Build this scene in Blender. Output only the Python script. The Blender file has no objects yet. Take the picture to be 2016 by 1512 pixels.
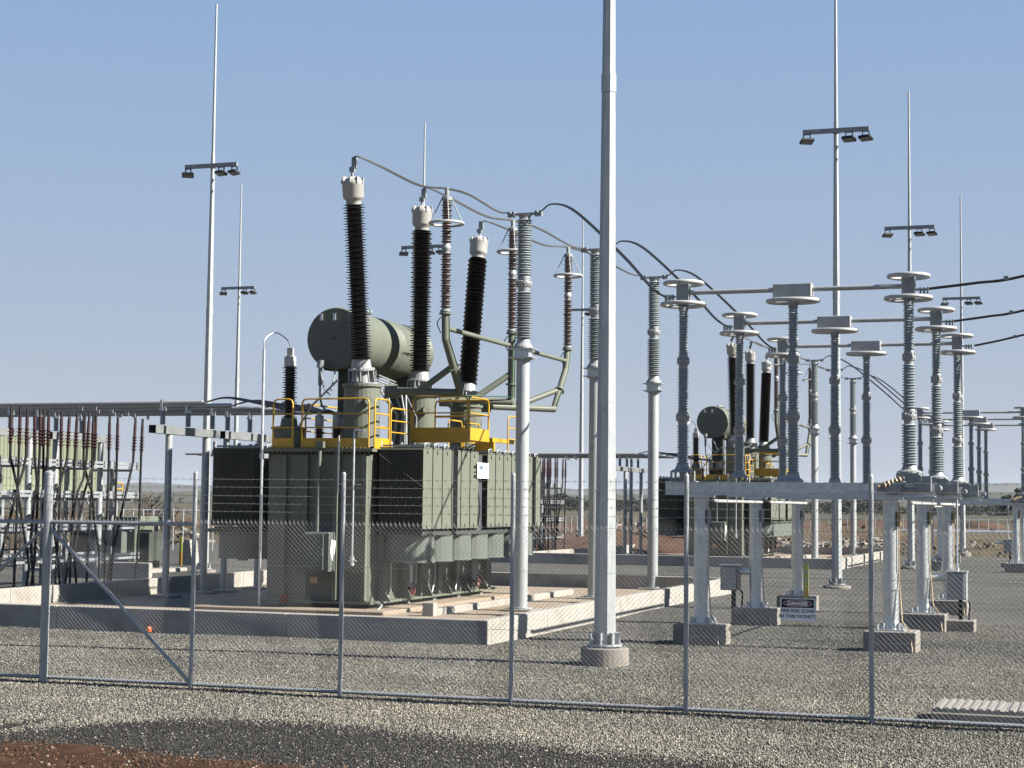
import bpy, math, random
from mathutils import Vector, Matrix, noise
random.seed(7)
S = bpy.context.scene
COL = S.collection
PI = math.pi

# ------------------------------------------------------------------ camera model (world X = along the bays' front, Y = away, Z up)
FPX = 3400.0; PITCH = math.atan(237/FPX); ROLL = .011; CAMH = 2.4; YAW = math.radians(19.2)
CAM = Vector((10.083, -27.843, CAMH))
def yawed(v):
    c, s = math.cos(YAW), math.sin(YAW)
    return Vector((v[0]*c - v[1]*s, v[0]*s + v[1]*c, v[2]))
_F = (0, math.cos(PITCH), math.sin(PITCH)); _U = (0, -math.sin(PITCH), math.cos(PITCH))
cr, sr = math.cos(ROLL), math.sin(ROLL)
FW = yawed(_F); RT = yawed((cr, sr*_U[1], sr*_U[2])); UP = yawed((-sr, cr*_U[1], cr*_U[2]))
def ray(px, py): return FW + RT*((px-1008)/FPX) + UP*((756-py)/FPX)
def onX(px, py, a):
    d = ray(px, py); return CAM + d*((a-CAM.x)/d.x)
def onY(px, py, b):
    d = ray(px, py); return CAM + d*((b-CAM.y)/d.y)
def onZ(px, py, z=0.0):
    d = ray(px, py); return CAM + d*((z-CAM.z)/d.z)

# ------------------------------------------------------------------ materials
def _nodes(name):
    m = bpy.data.materials.new(name); m.use_nodes = True
    nt = m.node_tree; return m, nt, nt.nodes['Principled BSDF']
def N(nt, t, **kw):
    n = nt.nodes.new(t)
    for k, v in kw.items():
        if k in n.inputs: n.inputs[k].default_value = v
        else: setattr(n, k, v)
    return n
def noisy(nt, scale, detail=4, rough=.6, vec=None, stretch=None):
    if vec is None: vec = N(nt, 'ShaderNodeTexCoord').outputs['Object']
    if stretch:
        mp = N(nt, 'ShaderNodeMapping'); mp.inputs['Scale'].default_value = stretch
        nt.links.new(vec, mp.inputs['Vector']); vec = mp.outputs['Vector']
    n = N(nt, 'ShaderNodeTexNoise'); n.inputs['Scale'].default_value = scale
    n.inputs['Detail'].default_value = detail; n.inputs['Roughness'].default_value = rough
    nt.links.new(vec, n.inputs['Vector']); return n.outputs['Fac']
def ramp(nt, fac, stops):
    r = N(nt, 'ShaderNodeValToRGB'); el = r.color_ramp.elements
    while len(el) < len(stops): el.new(.5)
    for e, (p, c) in zip(el, stops):
        e.position = p; e.color = (*c, 1) if len(c) == 3 else c
    nt.links.new(fac, r.inputs['Fac']); return r.outputs['Color']
def mixc(nt, fac, a, b, mode='MIX'):
    m = N(nt, 'ShaderNodeMix'); m.data_type = 'RGBA'; m.blend_type = mode
    for s, v in ((0, fac), (6, a), (7, b)):
        if hasattr(v, 'links') or isinstance(v, bpy.types.NodeSocket): nt.links.new(v, m.inputs[s])
        else: m.inputs[s].default_value = v if s == 0 else (*v, 1)
    return m.outputs[2]
def bump(nt, b, h, strength, dist):
    bn = N(nt, 'ShaderNodeBump'); bn.inputs['Strength'].default_value = strength; bn.inputs['Distance'].default_value = dist
    nt.links.new(h, bn.inputs['Height']); nt.links.new(bn.outputs['Normal'], b.inputs['Normal'])
def mul(c, k): return tuple(min(1, x*k) for x in c)
ALB = .445
def paint(name, col, rough=.5, metal=0., var=.18, scale=3., dirt=None, spec=.5, stretch=None, coat=0):
    m, nt, b = _nodes(name); col = mul(col, ALB)
    if dirt: dirt = (mul(dirt[0], ALB), dirt[1])
    c = ramp(nt, noisy(nt, scale, 5, .65, stretch=stretch), [(.3, mul(col, 1-var)), (.5, col), (.72, mul(col, 1+var*.8))])
    if dirt:
        f = ramp(nt, noisy(nt, scale*.45, 6, .7), [(.52, (0, 0, 0)), (.7, (1, 1, 1))])
        mm = N(nt, 'ShaderNodeMath', operation='MULTIPLY'); mm.inputs[1].default_value = dirt[1]
        nt.links.new(f, mm.inputs[0]); c = mixc(nt, mm.outputs[0], c, dirt[0])
    nt.links.new(c, b.inputs['Base Color'])
    b.inputs['Roughness'].default_value = rough; b.inputs['Metallic'].default_value = metal
    b.inputs['Specular IOR Level'].default_value = spec; b.inputs['Coat Weight'].default_value = coat
    return m
M = {}
M['galv'] = paint('galvanised_steel', (1.0, 1.05, 1.06), .43, .74, .2, 9, ((.74, .77, .77), .7))
M['galv_beam'] = paint('dull_zinc_beam', (.36, .38, .38), .5, .3, .2, 5, ((.2, .205, .2), .6))
M['galv_fence'] = paint('fence_zinc', (.66, .69, .70), .48, .45, .2, 8, ((.5, .52, .52), .6), stretch=(2, 2, .6))
M['galv_dull'] = paint('weathered_galvanised_steel', (.47, .50, .505), .52, .2, .2, 6, ((.3, .31, .3), .6))
M['galv_pole'] = paint('galvanised_pole', (.62, .66, .665), .45, .2, .2, 7, ((.46, .49, .5), .7), stretch=(3, 3, .4))
M['alu'] = paint('aluminium_tube', (.68, .68, .67), .42, .3, .1, 5)
M['alu_dark'] = paint('weathered_aluminium_cable', (.032, .031, .031), .55, .1, .2, 20)
M['alu_ring'] = paint('aluminium_ring', (.78, .78, .76), .45, .25, .1, 8)
M['green'] = paint('olive_grey_tank_paint', (.232, .253, .198), .5, 0, .08, 1.3, ((.175, .185, .145), .6), spec=.2)
M['green_dark'] = paint('dark_green_radiator_paint', (.10, .115, .095), .5, 0, .08, 2, spec=.2)
M['green_cab'] = paint('green_grey_cabinet_paint', (.19, .218, .188), .5, 0, .06, 2, spec=.35)
M['shade_band'] = paint('blue_grey_shade', (.10, .11, .115), .5, 0, .08, 3)  # shadow band across the radiators, put into the colour
M['black'] = paint('black_brown_porcelain', (.011, .0085, .008), .3, 0, .3, 14)
M['brown'] = paint('brown_porcelain', (.105, .048, .03), .3, 0, .25, 14)
M['greyp'] = paint('grey_porcelain', (.45, .51, .53), .22, 0, .14, 10)
M['cement'] = paint('insulator_flange_casting', (.52, .54, .54), .55, .3, .2, 12)
M['cap'] = paint('cast_aluminium_cap', (.66, .65, .61), .5, .1, .12, 7)
M['yellow'] = paint('yellow_safety_paint', (.80, .46, .016), .45, 0, .14, 4, ((.55, .33, .05), .7))
M['concrete'] = paint('precast_concrete', (.53, .505, .455), .88, 0, .14, 2.6, ((.33, .27, .2), .75), spec=.2)
M['footing'] = paint('footing_concrete', (.37, .345, .305), .92, 0, .18, 5, ((.22, .19, .15), .75), spec=.2)
M['floorc'] = paint('dusty_bund_floor', (.47, .385, .29), .9, 0, .14, 1.1, ((.38, .27, .17), .6), spec=.15)
M['rubber'] = paint('black_cable_sheath', (.009, .009, .0095), .7, 0, .2, 10, spec=.25)
M['maroon'] = paint('maroon_termination', (.05, .012, .015), .45, 0, .2, 15)
M['lamp'] = paint('dark_floodlight_housing', (.02, .02, .022), .4, .2, .2, 10)
M['glass'] = paint('floodlight_lens', (.35, .36, .38), .15, 0, .1, 4)
M['white'] = paint('white_sheet', (1.72, 1.72, 1.69), .5, 0, .04, 6)
M['signblue'] = paint('sign_blue_grey', (.12, .2, .3), .4, 0, .1, 6)
M['signblack'] = paint('sign_black', (.012, .012, .012), .4, 0, .1, 6)
M['signred'] = paint('sign_red', (.33, .02, .025), .4, 0, .1, 6)
M['red'] = paint('red_valve_paint', (.32, .02, .02), .5, 0, .15, 8)
M['orange'] = paint('orange_plastic', (.85, .16, .03), .5, 0, .1, 8)
M['lime'] = paint('lime_yellow_post', (.62, .66, .03), .5, 0, .1, 8)
M['cladding'] = paint('pale_green_cladding', (.275, .305, .205), .5, 0, .06, 1.5)
M['trim'] = paint('grey_trim', (.35, .36, .35), .5, .2, .1, 4)
M['earthgreen'] = paint('green_earth_strip', (.03, .12, .06), .5, 0, .1, 9)
M['band'] = paint('pale_yellow_band', (.70, .52, .26), .45, 0, .1, 9)
M['bark'] = paint('grey_brown_bark', (.11, .085, .065), .9, 0, .3, 3)
M['wire'] = paint('fence_wire', (.62, .62, .60), .45, .3, .05, 20)
M['slab'] = paint('pit_cover_concrete', (.40, .375, .34), .85, 0, .12, 5, ((.3, .33, .27), .5))

# ground materials ------------------------------------------------------------
def stone_mat(name, stops, scale, big, bstr=.9, bdist=.02, patch=None):
    m, nt, b = _nodes(name)
    co = N(nt, 'ShaderNodeTexCoord').outputs['Object']
    v = N(nt, 'ShaderNodeTexVoronoi'); v.inputs['Scale'].default_value = scale; v.inputs['Randomness'].default_value = 1
    nt.links.new(co, v.inputs['Vector'])
    sep = N(nt, 'ShaderNodeSeparateColor'); nt.links.new(v.outputs['Color'], sep.inputs[0])
    c = ramp(nt, sep.outputs[0], stops)
    big_f = noisy(nt, .35, 5, .65, co)
    c = mixc(nt, ramp(nt, big_f, [(.38, (0, 0, 0)), (.62, (1, 1, 1))]), c, mixc(nt, .5, c, big))
    c2 = ramp(nt, noisy(nt, 9, 4, .7, co), [(.3, (.62, .62, .62)), (.6, (1.0, 1.0, 1.0))])
    c = mixc(nt, 1.0, c, c2, 'MULTIPLY')
    if patch:
        pf = ramp(nt, noisy(nt, patch[1], 5, .7, co), [(.5, (0, 0, 0)), (.64, (1, 1, 1))]); c = mixc(nt, pf, c, patch[0])
    nt.links.new(c, b.inputs['Base Color']); b.inputs['Roughness'].default_value = .9; b.inputs['Specular IOR Level'].default_value = .15
    inv = N(nt, 'ShaderNodeMath', operation='SUBTRACT'); inv.inputs[0].default_value = 1
    nt.links.new(v.outputs['Distance'], inv.inputs[1])
    sc = N(nt, 'ShaderNodeMath', operation='MULTIPLY_ADD'); nt.links.new(sep.outputs[1], sc.inputs[0]); sc.inputs[1].default_value = .9
    nt.links.new(inv.outputs[0], sc.inputs[2])
    bump(nt, b, sc.outputs[0], bstr, bdist)
    return m
GR = [(0, (.045, .0425, .037)), (.3, (.092, .087, .075)), (.7, (.145, .136, .115)), (1, (.23, .217, .182))]
M['gravel'] = stone_mat('crushed_rock', GR, 24, (.078, .074, .065), 1.0, .04)
M['stone'] = paint('loose_stone', (.33, .31, .265), .9, 0, .45, 2.5, spec=.2)
def pebble_mat(name, stops):
    m, nt, b = _nodes(name); g = N(nt, 'ShaderNodeNewGeometry'); nt.links.new(ramp(nt, g.outputs['Random Per Island'], stops), b.inputs['Base Color'])
    b.inputs['Roughness'].default_value = .9; b.inputs['Specular IOR Level'].default_value = .15; return m
M['peb'] = pebble_mat('pebbles', [(0, (.045, .043, .038)), (.4, (.098, .092, .078)), (.8, (.165, .154, .13)), (1, (.25, .237, .2))])
M['pebdark'] = pebble_mat('dark_pebbles', [(0, (.018, .017, .016)), (.8, (.05, .047, .043)), (.97, (.1, .095, .085)), (1, (.26, .25, .22))])
M['pebred'] = pebble_mat('red_clods', [(0, (.02, .011, .007)), (.6, (.06, .033, .02)), (.92, (.10, .06, .038)), (1, (.17, .145, .12))])
M['dark'] = stone_mat('damp_dark_gravel', [(0, (.014, .0135, .013)), (.7, (.034, .0325, .030)), (.93, (.07, .066, .06)), (1, (.2, .19, .165))], 30, (.024, .023, .021), 1.0, .03)
def red_mat():
    m, nt, b = _nodes('red_brown_dirt')
    f = noisy(nt, 2.2, 8, .75); c = ramp(nt, f, [(.3, (.020, .012, .008)), (.5, (.062, .032, .018)), (.75, (.125, .068, .038))])
    nt.links.new(c, b.inputs['Base Color']); b.inputs['Roughness'].default_value = .95; b.inputs['Specular IOR Level'].default_value = .1
    bump(nt, b, noisy(nt, 14, 8, .8), 1, .06); return m
M['dirt'] = red_mat()
def terrain_mat():
    m, nt, b = _nodes('dry_farmland')
    co = N(nt, 'ShaderNodeTexCoord').outputs['Object']
    f1 = noisy(nt, .011, 6, .6, co, (1, 1, 1)); f2 = noisy(nt, .05, 8, .75, co); f3 = noisy(nt, .6, 6, .8, co)
    earth = ramp(nt, f2, [(.32, (.065, .032, .019)), (.5, (.125, .07, .042)), (.7, (.18, .115, .074))])
    grass = ramp(nt, f2, [(.3, (.065, .052, .03)), (.52, (.11, .09, .055)), (.7, (.16, .135, .095))])
    c = mixc(nt, ramp(nt, f1, [(.44, (0, 0, 0)), (.53, (1, 1, 1))]), earth, grass)
    # farther out the paddocks turn grey-olive
    sep = N(nt, 'ShaderNodeSeparateXYZ'); nt.links.new(co, sep.inputs[0])
    far = N(nt, 'ShaderNodeMapRange'); far.inputs['From Min'].default_value = 150; far.inputs['From Max'].default_value = 330
    nt.links.new(sep.outputs['Y'], far.inputs['Value'])
    c = mixc(nt, far.outputs['Result'], c, ramp(nt, noisy(nt, .006, 6, .7, co, (1, 3, 1)), [(.35, (.055, .053, .036)), (.5, (.092, .084, .058)), (.65, (.135, .118, .09))]))
    c = mixc(nt, 1, c, ramp(nt, f3, [(.3, (.6, .6, .6)), (.65, (1, 1, 1))]), 'MULTIPLY')
    nt.links.new(c, b.inputs['Base Color']); b.inputs['Roughness'].default_value = .95; b.inputs['Specular IOR Level'].default_value = .1
    bump(nt, b, noisy(nt, 2.5, 6, .8, co), .8, .25); return m
M['terrain'] = terrain_mat()
def leaf_mat(name, a, b_):
    m, nt, b = _nodes(name)
    g = N(nt, 'ShaderNodeNewGeometry')
    c = ramp(nt, g.outputs['Random Per Island'], [(0, a), (1, b_)])
    nt.links.new(c, b.inputs['Base Color']); b.inputs['Roughness'].default_value = .7; b.inputs['Specular IOR Level'].default_value = .25
    return m
M['leaf'] = leaf_mat('eucalypt_leaves', (.022, .028, .018), (.062, .066, .042))
M['scrub'] = leaf_mat('dry_scrub_leaves', (.035, .032, .018), (.085, .075, .044))
M['hill'] = paint('hazy_hill', (.12, .12, .085), .95, 0, .35, .004, ((.20, .17, .12), .8), spec=.1)
M['rubble'] = paint('pale_rubble', (.40, .36, .31), .9, 0, .4, 3)
M['redmound'] = paint('red_earth_mound', (.16, .10, .072), .95, 0, .35, .9, spec=.1)
M['water'] = paint('pond_water', (.30, .32, .33), .25, 0, .05, .2)

for k_ in ('peb', 'pebdark', 'gravel', 'dark', 'dirt', 'terrain', 'leaf', 'scrub'):
    nt_ = M[k_].node_tree; b_ = nt_.nodes['Principled BSDF']; sk = b_.inputs['Base Color'].links[0].from_socket
    sk = mixc(nt_, 1.0, sk, (.86, .86, .86), 'MULTIPLY')
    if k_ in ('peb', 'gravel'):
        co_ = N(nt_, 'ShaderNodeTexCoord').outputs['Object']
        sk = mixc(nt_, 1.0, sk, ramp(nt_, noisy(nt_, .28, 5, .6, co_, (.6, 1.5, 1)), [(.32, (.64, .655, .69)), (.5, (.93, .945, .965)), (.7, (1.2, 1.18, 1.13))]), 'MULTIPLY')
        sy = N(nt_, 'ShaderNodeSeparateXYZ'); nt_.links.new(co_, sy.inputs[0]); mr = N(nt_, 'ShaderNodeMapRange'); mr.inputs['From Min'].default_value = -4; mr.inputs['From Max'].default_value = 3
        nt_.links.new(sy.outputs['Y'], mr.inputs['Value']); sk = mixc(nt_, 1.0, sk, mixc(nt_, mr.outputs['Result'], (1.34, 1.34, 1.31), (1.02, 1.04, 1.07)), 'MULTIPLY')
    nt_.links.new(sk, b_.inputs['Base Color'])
# ------------------------------------------------------------------ mesh building
LOC = {}
class MB:
    def __init__(s): s.v = []; s.f = []; s.sm = []
    def add(s, vs, fs, smooth=False):
        o = len(s.v); s.v += [tuple(p) for p in vs]; s.f += [tuple(i+o for i in f) for f in fs]; s.sm += [smooth]*len(fs); return s
    def box(s, x0, x1, y0, y1, z0, z1, rot=0, tilt=None):
        vs = [Vector((x, y, z)) for z in (z0, z1) for x, y in ((x0, y0), (x1, y0), (x1, y1), (x0, y1))]
        if rot or tilt:
            c = Vector(((x0+x1)/2, (y0+y1)/2, (z0+z1)/2)); R = Matrix.Rotation(rot, 3, 'Z')
            if tilt: R = R @ Matrix.Rotation(tilt, 3, 'X')
            vs = [c + R @ (p-c) for p in vs]
        return s.add(vs, [(0, 3, 2, 1), (4, 5, 6, 7), (0, 1, 5, 4), (1, 2, 6, 5), (2, 3, 7, 6), (3, 0, 4, 7)])
    def bbox(s, x0, x1, y0, y1, z0, z1, c=.02):       # box with chamfered vertical and top edges
        def ringp(x0, x1, y0, y1, k): return [(x0+k, y0), (x1-k, y0), (x1, y0+k), (x1, y1-k), (x1-k, y1), (x0+k, y1), (x0, y1-k), (x0, y0+k)]
        vs = []
        for z, i in ((z0, 0), (z1-c, 0), (z1, c)):
            vs += [(x, y, z) for x, y in ringp(x0+i, x1-i, y0+i, y1-i, c)]
        fs = [tuple(range(7, -1, -1)), tuple(range(16, 24))]
        for k in (0, 8):
            fs += [(k+i, k+(i+1) % 8, k+8+(i+1) % 8, k+8+i) for i in range(8)]
        return s.add(vs, fs)
    def frame(s, d):
        d = Vector(d).normalized(); h = Vector((0, 0, 1)) if abs(d.z) < .9 else Vector((1, 0, 0))
        x = h.cross(d).normalized(); return x, d.cross(x), d
    def lathe(s, prof, org, axis=(0, 0, 1), n=16, smooth=False, ph=0, caps=True):
        x, y, d = s.frame(axis); org = Vector(org); vs = []; fs = []
        for r, z in prof:
            for i in range(n):
                t = 2*PI*(i+ph)/n; vs.append(org + d*z + x*(r*math.cos(t)) + y*(r*math.sin(t)))
        for k in range(len(prof)-1):
            for i in range(n): fs.append((k*n+i, k*n+(i+1) % n, (k+1)*n+(i+1) % n, (k+1)*n+i))
        s.add(vs, fs, smooth)
        if caps:
            m = (len(prof)-1)*n
            s.add(vs[:n], [tuple(range(n-1, -1, -1))]); s.add(vs[m:m+n], [tuple(range(n))])
        return s
    def cyl(s, p, q, r0, r1=None, n=12, ph=0, smooth=True):
        p = Vector(p); q = Vector(q); return s.lathe([(r0, 0), (r0 if r1 is None else r1, (q-p).length)], p, q-p, n, smooth, ph)
    def tube(s, pts, r, n=6, caps=True):
        pts = [Vector(p) for p in pts]; vs = []; fs = []; x = None
        for i, p in enumerate(pts):
            d = (pts[min(i+1, len(pts)-1)] - pts[max(i-1, 0)]).normalized()
            if x is None: x, y, _ = s.frame(d)
            else:
                x = (x - d*x.dot(d)).normalized(); y = d.cross(x)
            for k in range(n):
                t = 2*PI*k/n; vs.append(p + x*(r*math.cos(t)) + y*(r*math.sin(t)))
        for i in range(len(pts)-1):
            for k in range(n): fs.append((i*n+k, i*n+(k+1) % n, (i+1)*n+(k+1) % n, (i+1)*n+k))
        s.add(vs, fs, True)
        if caps: s.add(vs[:n], [tuple(range(n-1, -1, -1))]); s.add(vs[-n:], [tuple(range(n))])
        return s
    def torus(s, c, Rx, Ry, r, n=28, m=8, flat=1.0):
        vs = []; fs = []; c = Vector(c)
        for i in range(n):
            t = 2*PI*i/n; d = Vector((math.cos(t), math.sin(t), 0)); e = Vector((math.cos(t)*Rx, math.sin(t)*Ry, 0))
            for k in range(m):
                p = 2*PI*k/m; vs.append(c + e + d*(r*math.cos(p)) + Vector((0, 0, r*flat*math.sin(p))))
        for i in range(n):
            for k in range(m): fs.append((i*m+k, ((i+1) % n)*m+k, ((i+1) % n)*m+(k+1) % m, i*m+(k+1) % m))
        return s.add(vs, fs, True)
    def sheds(s, org, axis, z0, z1, rc, rs, pitch, n=18, alt=.0):
        k = max(2, round((z1-z0)/pitch)); p = (z1-z0)/k; prof = [(rc, z0)]
        for i in range(k):
            z = z0+i*p; R = rs - (alt if i % 2 else 0)
            prof += [(rc, z+.18*p), (R*.985, z+.36*p), (R, z+.46*p), (R*.97, z+.55*p), (rc*1.02, z+.86*p)]
        prof.append((rc, z1)); return s.lathe(prof, org, axis, n)
    def build(s, name, mat, parent=None, loc=None):
        me = bpy.data.meshes.new(name); L = LOC[parent.name] if parent else Vector(loc or (0, 0, 0))
        me.from_pydata([(a-L.x, b-L.y, c-L.z) for a, b, c in s.v], [], s.f)
        me.polygons.foreach_set('use_smooth', s.sm); me.materials.append(M[mat] if isinstance(mat, str) else mat); me.update()
        o = bpy.data.objects.new(name, me); COL.objects.link(o)
        if parent: o.parent = parent
        else: o.location = L
        LOC[o.name] = L; return o
def tag(o, label=None, cat=None, group=None, kind=None):
    for k, v in (('label', label), ('category', cat), ('group', group), ('kind', kind)):
        if v: o[k] = v
    return o
def thing(name, loc, label, cat, group=None):
    o = bpy.data.objects.new(name, None); COL.objects.link(o); o.location = loc; o.empty_display_size = .3
    LOC[o.name] = Vector(loc); return tag(o, label, cat, group)
KIDS = {}
def dup(o, off, label=None, parent=None):
    c = o.copy(); COL.objects.link(c)
    if parent is None: c.location = Vector(o.location) + Vector(off)
    else: c.parent = parent
    if label: c['label'] = label
    LOC[c.name] = LOC[o.name] + Vector(off)
    for ch in o.children: dup(ch, off, None, c)
    return c
def spline(pts, n=8):
    pts = [Vector(p) for p in pts]; P = [pts[0]*2-pts[1]] + pts + [pts[-1]*2-pts[-2]]; out = []
    for i in range(1, len(P)-2):
        a, b, c, d = P[i-1:i+3]
        for k in range(n):
            t = k/n; out.append(.5*((2*b) + (c-a)*t + (2*a-5*b+4*c-d)*t*t + (3*b-a-3*c+d)*t**3))
    return out + [pts[-1]]
def rail_loop(mb, p, q, z0, z1, r=.022, mids=(.4, .7), rad=.1):
    """one hand rail panel: an inverted U with rounded shoulders and mid bars"""
    p = Vector(p); q = Vector(q); d = (q-p).normalized()
    pts = [(p.x, p.y, z0), (p.x, p.y, z1-rad)]
    for k in (.5, 1): pts.append(Vector((p.x, p.y, z1-rad)) + d*(rad*(1-math.cos(k*PI/2))) + Vector((0, 0, rad*math.sin(k*PI/2))))
    for k in (1, .5): pts.append(Vector((q.x, q.y, z1-rad)) - d*(rad*(1-math.cos(k*PI/2))) + Vector((0, 0, rad*math.sin(k*PI/2))))
    pts += [(q.x, q.y, z1-rad), (q.x, q.y, z0)]
    mb.tube(pts, r, 6)
    for m in mids: mb.tube([(p.x, p.y, z0+(z1-z0)*m), (q.x, q.y, z0+(z1-z0)*m)], r*.85, 6)
def text(body, size, loc, rot, mat, parent, off=0, align='LEFT'):
    cu = bpy.data.curves.new('lettering', 'FONT'); cu.body = body; cu.size = size; cu.extrude = .001; cu.offset = off; cu.align_x = align; cu.resolution_u = 3
    tmp = bpy.data.objects.new('lettering', cu); COL.objects.link(tmp); bpy.context.view_layer.update()
    me = bpy.data.meshes.new_from_object(tmp.evaluated_get(bpy.context.evaluated_depsgraph_get())); bpy.data.objects.remove(tmp)
    me.transform(Matrix.Translation(Vector(loc) - LOC[parent.name]) @ __import__('mathutils').Euler(rot).to_matrix().to_4x4())
    me.materials.clear(); me.materials.append(M[mat]); o = bpy.data.objects.new('lettering', me); COL.objects.link(o); o.parent = parent; LOC[o.name] = LOC[parent.name]; return o
BAY = Vector((0, 40, 0))
exec_order = []

# ------------------------------------------------------------------ ground
def h_yard(x, y):
    return .035*noise.noise((x*.22+3.1, y*.22, 0)) + .012*noise.noise((x*.9, y*.9, 7))
def grid_sheet(name, mat, x0, x1, y0, y1, nx, ny, z, hf=None, edge=None):
    mb = MB(); vs = []; fs = []
    for j in range(ny+1):
        for i in range(nx+1):
            x = x0+(x1-x0)*i/nx; y = y0+(y1-y0)*j/ny
            if edge: y = edge(x, j/ny)
            vs.append((x, y, z + (hf(x, y) if hf else 0)))
    for j in range(ny):
        for i in range(nx): a = j*(nx+1)+i; fs.append((a, a+1, a+nx+2, a+nx+1))
    mb.add(vs, fs, True); o = mb.build(name, mat); tag(o, kind='structure'); return o
def edge_fn(px_pts):
    pts = sorted((onZ(px, py).x, onZ(px, py).y) for px, py in px_pts)
    def f(x):
        if x <= pts[0][0]: return pts[0][1]
        for (a, b), (c, d) in zip(pts, pts[1:]):
            if x <= c: return b + (d-b)*(x-a)/(c-a)
        return pts[-1][1]
    return f
_top = edge_fn(((-300, 1455), (0, 1440), (100, 1432), (124, 1413), (400, 1411), (620, 1420), (900, 1447), (1200, 1480), (1500, 1503), (1700, 1519), (2016, 1565), (2500, 1640)))
_bot = edge_fn(((-300, 1470), (0, 1459), (120, 1468), (320, 1487), (500, 1503), (700, 1524), (1000, 1556), (1500, 1610), (2016, 1690), (2500, 1790)))
def dark_top(x): return _top(x) + .10*noise.noise((x*1.7, 5, 0)) + .06*noise.noise((x*6, 9, 0))
def dark_bot(x): return min(_bot(x) + .2*noise.noise((x*2.1, 15, 0)) + .12*noise.noise((x*7, 19, 0)), _top(x)-.2)
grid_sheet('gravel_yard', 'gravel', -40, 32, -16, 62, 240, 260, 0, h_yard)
grid_sheet('dark_gravel_strip', 'dark', -14, 24, 0, 1, 600, 30, .006, h_yard, lambda x, t: dark_bot(x) - .3 + (dark_top(x)-dark_bot(x)+.3)*t)
grid_sheet('red_dirt_verge', 'dirt', -16, 26, 0, 1, 500, 30, .012, lambda x, y: h_yard(x, y)+.02*noise.noise((x*2, y*2, 1)), lambda x, t: -17 + (dark_bot(x)+17)*t)
# terrain out to the horizon, with the yard cut slightly above it
def terrain_h(x, y):
    d = math.hypot(x-CAM.x, y-CAM.y)
    z = -.12
    if d > 90: z += min(1, (d-90)/200)*(.5*noise.noise((x*.012, y*.012, 0)) + .25*noise.noise((x*.05, y*.05, 3)))
    return z
mb = MB(); vs = []; fs = []; NA = 220
rings = [8, 20, 35, 50, 65, 80, 95, 110, 125, 140, 160, 180, 205, 235, 270, 310, 360, 420, 500, 600, 750, 950, 1200, 1600, 2200, 3200, 5000, 8000, 14000]
for r in rings:
    for i in range(NA):
        t = 2*PI*i/NA; x = CAM.x + r*math.cos(t); y = CAM.y + r*math.sin(t); vs.append((x, y, terrain_h(x, y)))
for k in range(len(rings)-1):
    for i in range(NA): fs.append((k*NA+i, k*NA+(i+1) % NA, (k+1)*NA+(i+1) % NA, (k+1)*NA+i))
fs.append(tuple(range(NA))); mb.add(vs, fs, True); tag(mb.build('ground', 'terrain'), kind='structure')

# ------------------------------------------------------------------ far country
def flat_dir(px):
    d = ray(px, 993); d.z = 0; return d.normalized()
def ridge(name, D, depth, crest, mat):
    mb = MB(); vs = []; fs = []; xs = list(range(-900, 2960, 14))
    for px in xs:
        d = flat_dir(px); yh = 993 + .011*(px-1008)
        zc = CAMH + (yh-crest(px))/FPX*D
        for k, w in ((0, 0), (.25, .35), (.6, .85), (1, 1), (1.5, .6), (2.2, 0)):
            p = CAM + d*(D - depth + depth*k); vs.append((p.x, p.y, -1 + (zc+1)*w + (.02*zc*noise.noise((p.x*.01, p.y*.01, 0)))*w))
    for i in range(len(xs)-1):
        for k in range(5): fs.append((i*6+k, (i+1)*6+k, (i+1)*6+k+1, i*6+k+1))
    mb.add(vs, fs, True); tag(mb.build(name, mat), kind='structure')
def nz(x, s, k): return noise.noise((x*s, k, .5))
ridge('far_hills', 6500, 1500, lambda x: 953 + 7*nz(x, .004, 1) + 3*nz(x, .02, 2) + (8 if 900 < x < 1500 else 0) - (0 if x > 500 else 2), 'hill')
ridge('near_hills', 2300, 900, lambda x: 975 + 5*nz(x, .006, 5) + 2*nz(x, .03, 6) - 9*math.exp(-((x-250)/260)**2) - 4*math.exp(-((x-2050)/200)**2), 'hill')

def leaf_cloud(mb, c, rx, rz, n, size, rnd):
    for _ in range(n):
        while True:
            p = Vector((rnd.uniform(-1, 1), rnd.uniform(-1, 1), rnd.uniform(-1, 1)))
            if .25 < p.length < 1: break
        q = Vector(c) + Vector((p.x*rx, p.y*rx, p.z*rz)); s = size*rnd.uniform(.6, 1.4)
        a = Vector((rnd.gauss(0, 1), rnd.gauss(0, 1), rnd.gauss(0, 1))).normalized(); b = a.orthogonal().normalized(); e = a.cross(b)
        mb.add([q-b*s, q+e*s*.5, q+b*s, q-e*s*.5], [(0, 1, 2, 3)])
def gum_tree(mb_l, mb_t, p, h, rnd, dens=1.0, leaf=.33):
    base = Vector(p); lean = Vector((rnd.uniform(-.1, .1)*h, rnd.uniform(-.1, .1)*h, 0)); top = base + lean + Vector((0, 0, h*.55))
    mb_t.tube([base, base+lean*.4+Vector((0, 0, h*.3)), top], h*.022, 5)
    for _ in range(rnd.randint(6, 9)):
        o = Vector((rnd.uniform(-.3, .3)*h, rnd.uniform(-.3, .3)*h, rnd.uniform(-.25, .3)*h)); c = top + o
        mb_t.tube([top - Vector((0, 0, h*.15)), c], h*.009, 4)
        leaf_cloud(mb_l, c, h*rnd.uniform(.13, .22), h*rnd.uniform(.09, .15), int(34*dens), h*leaf*.2, rnd)
rnd = random.Random(3); ml = MB(); mt = MB()
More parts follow.
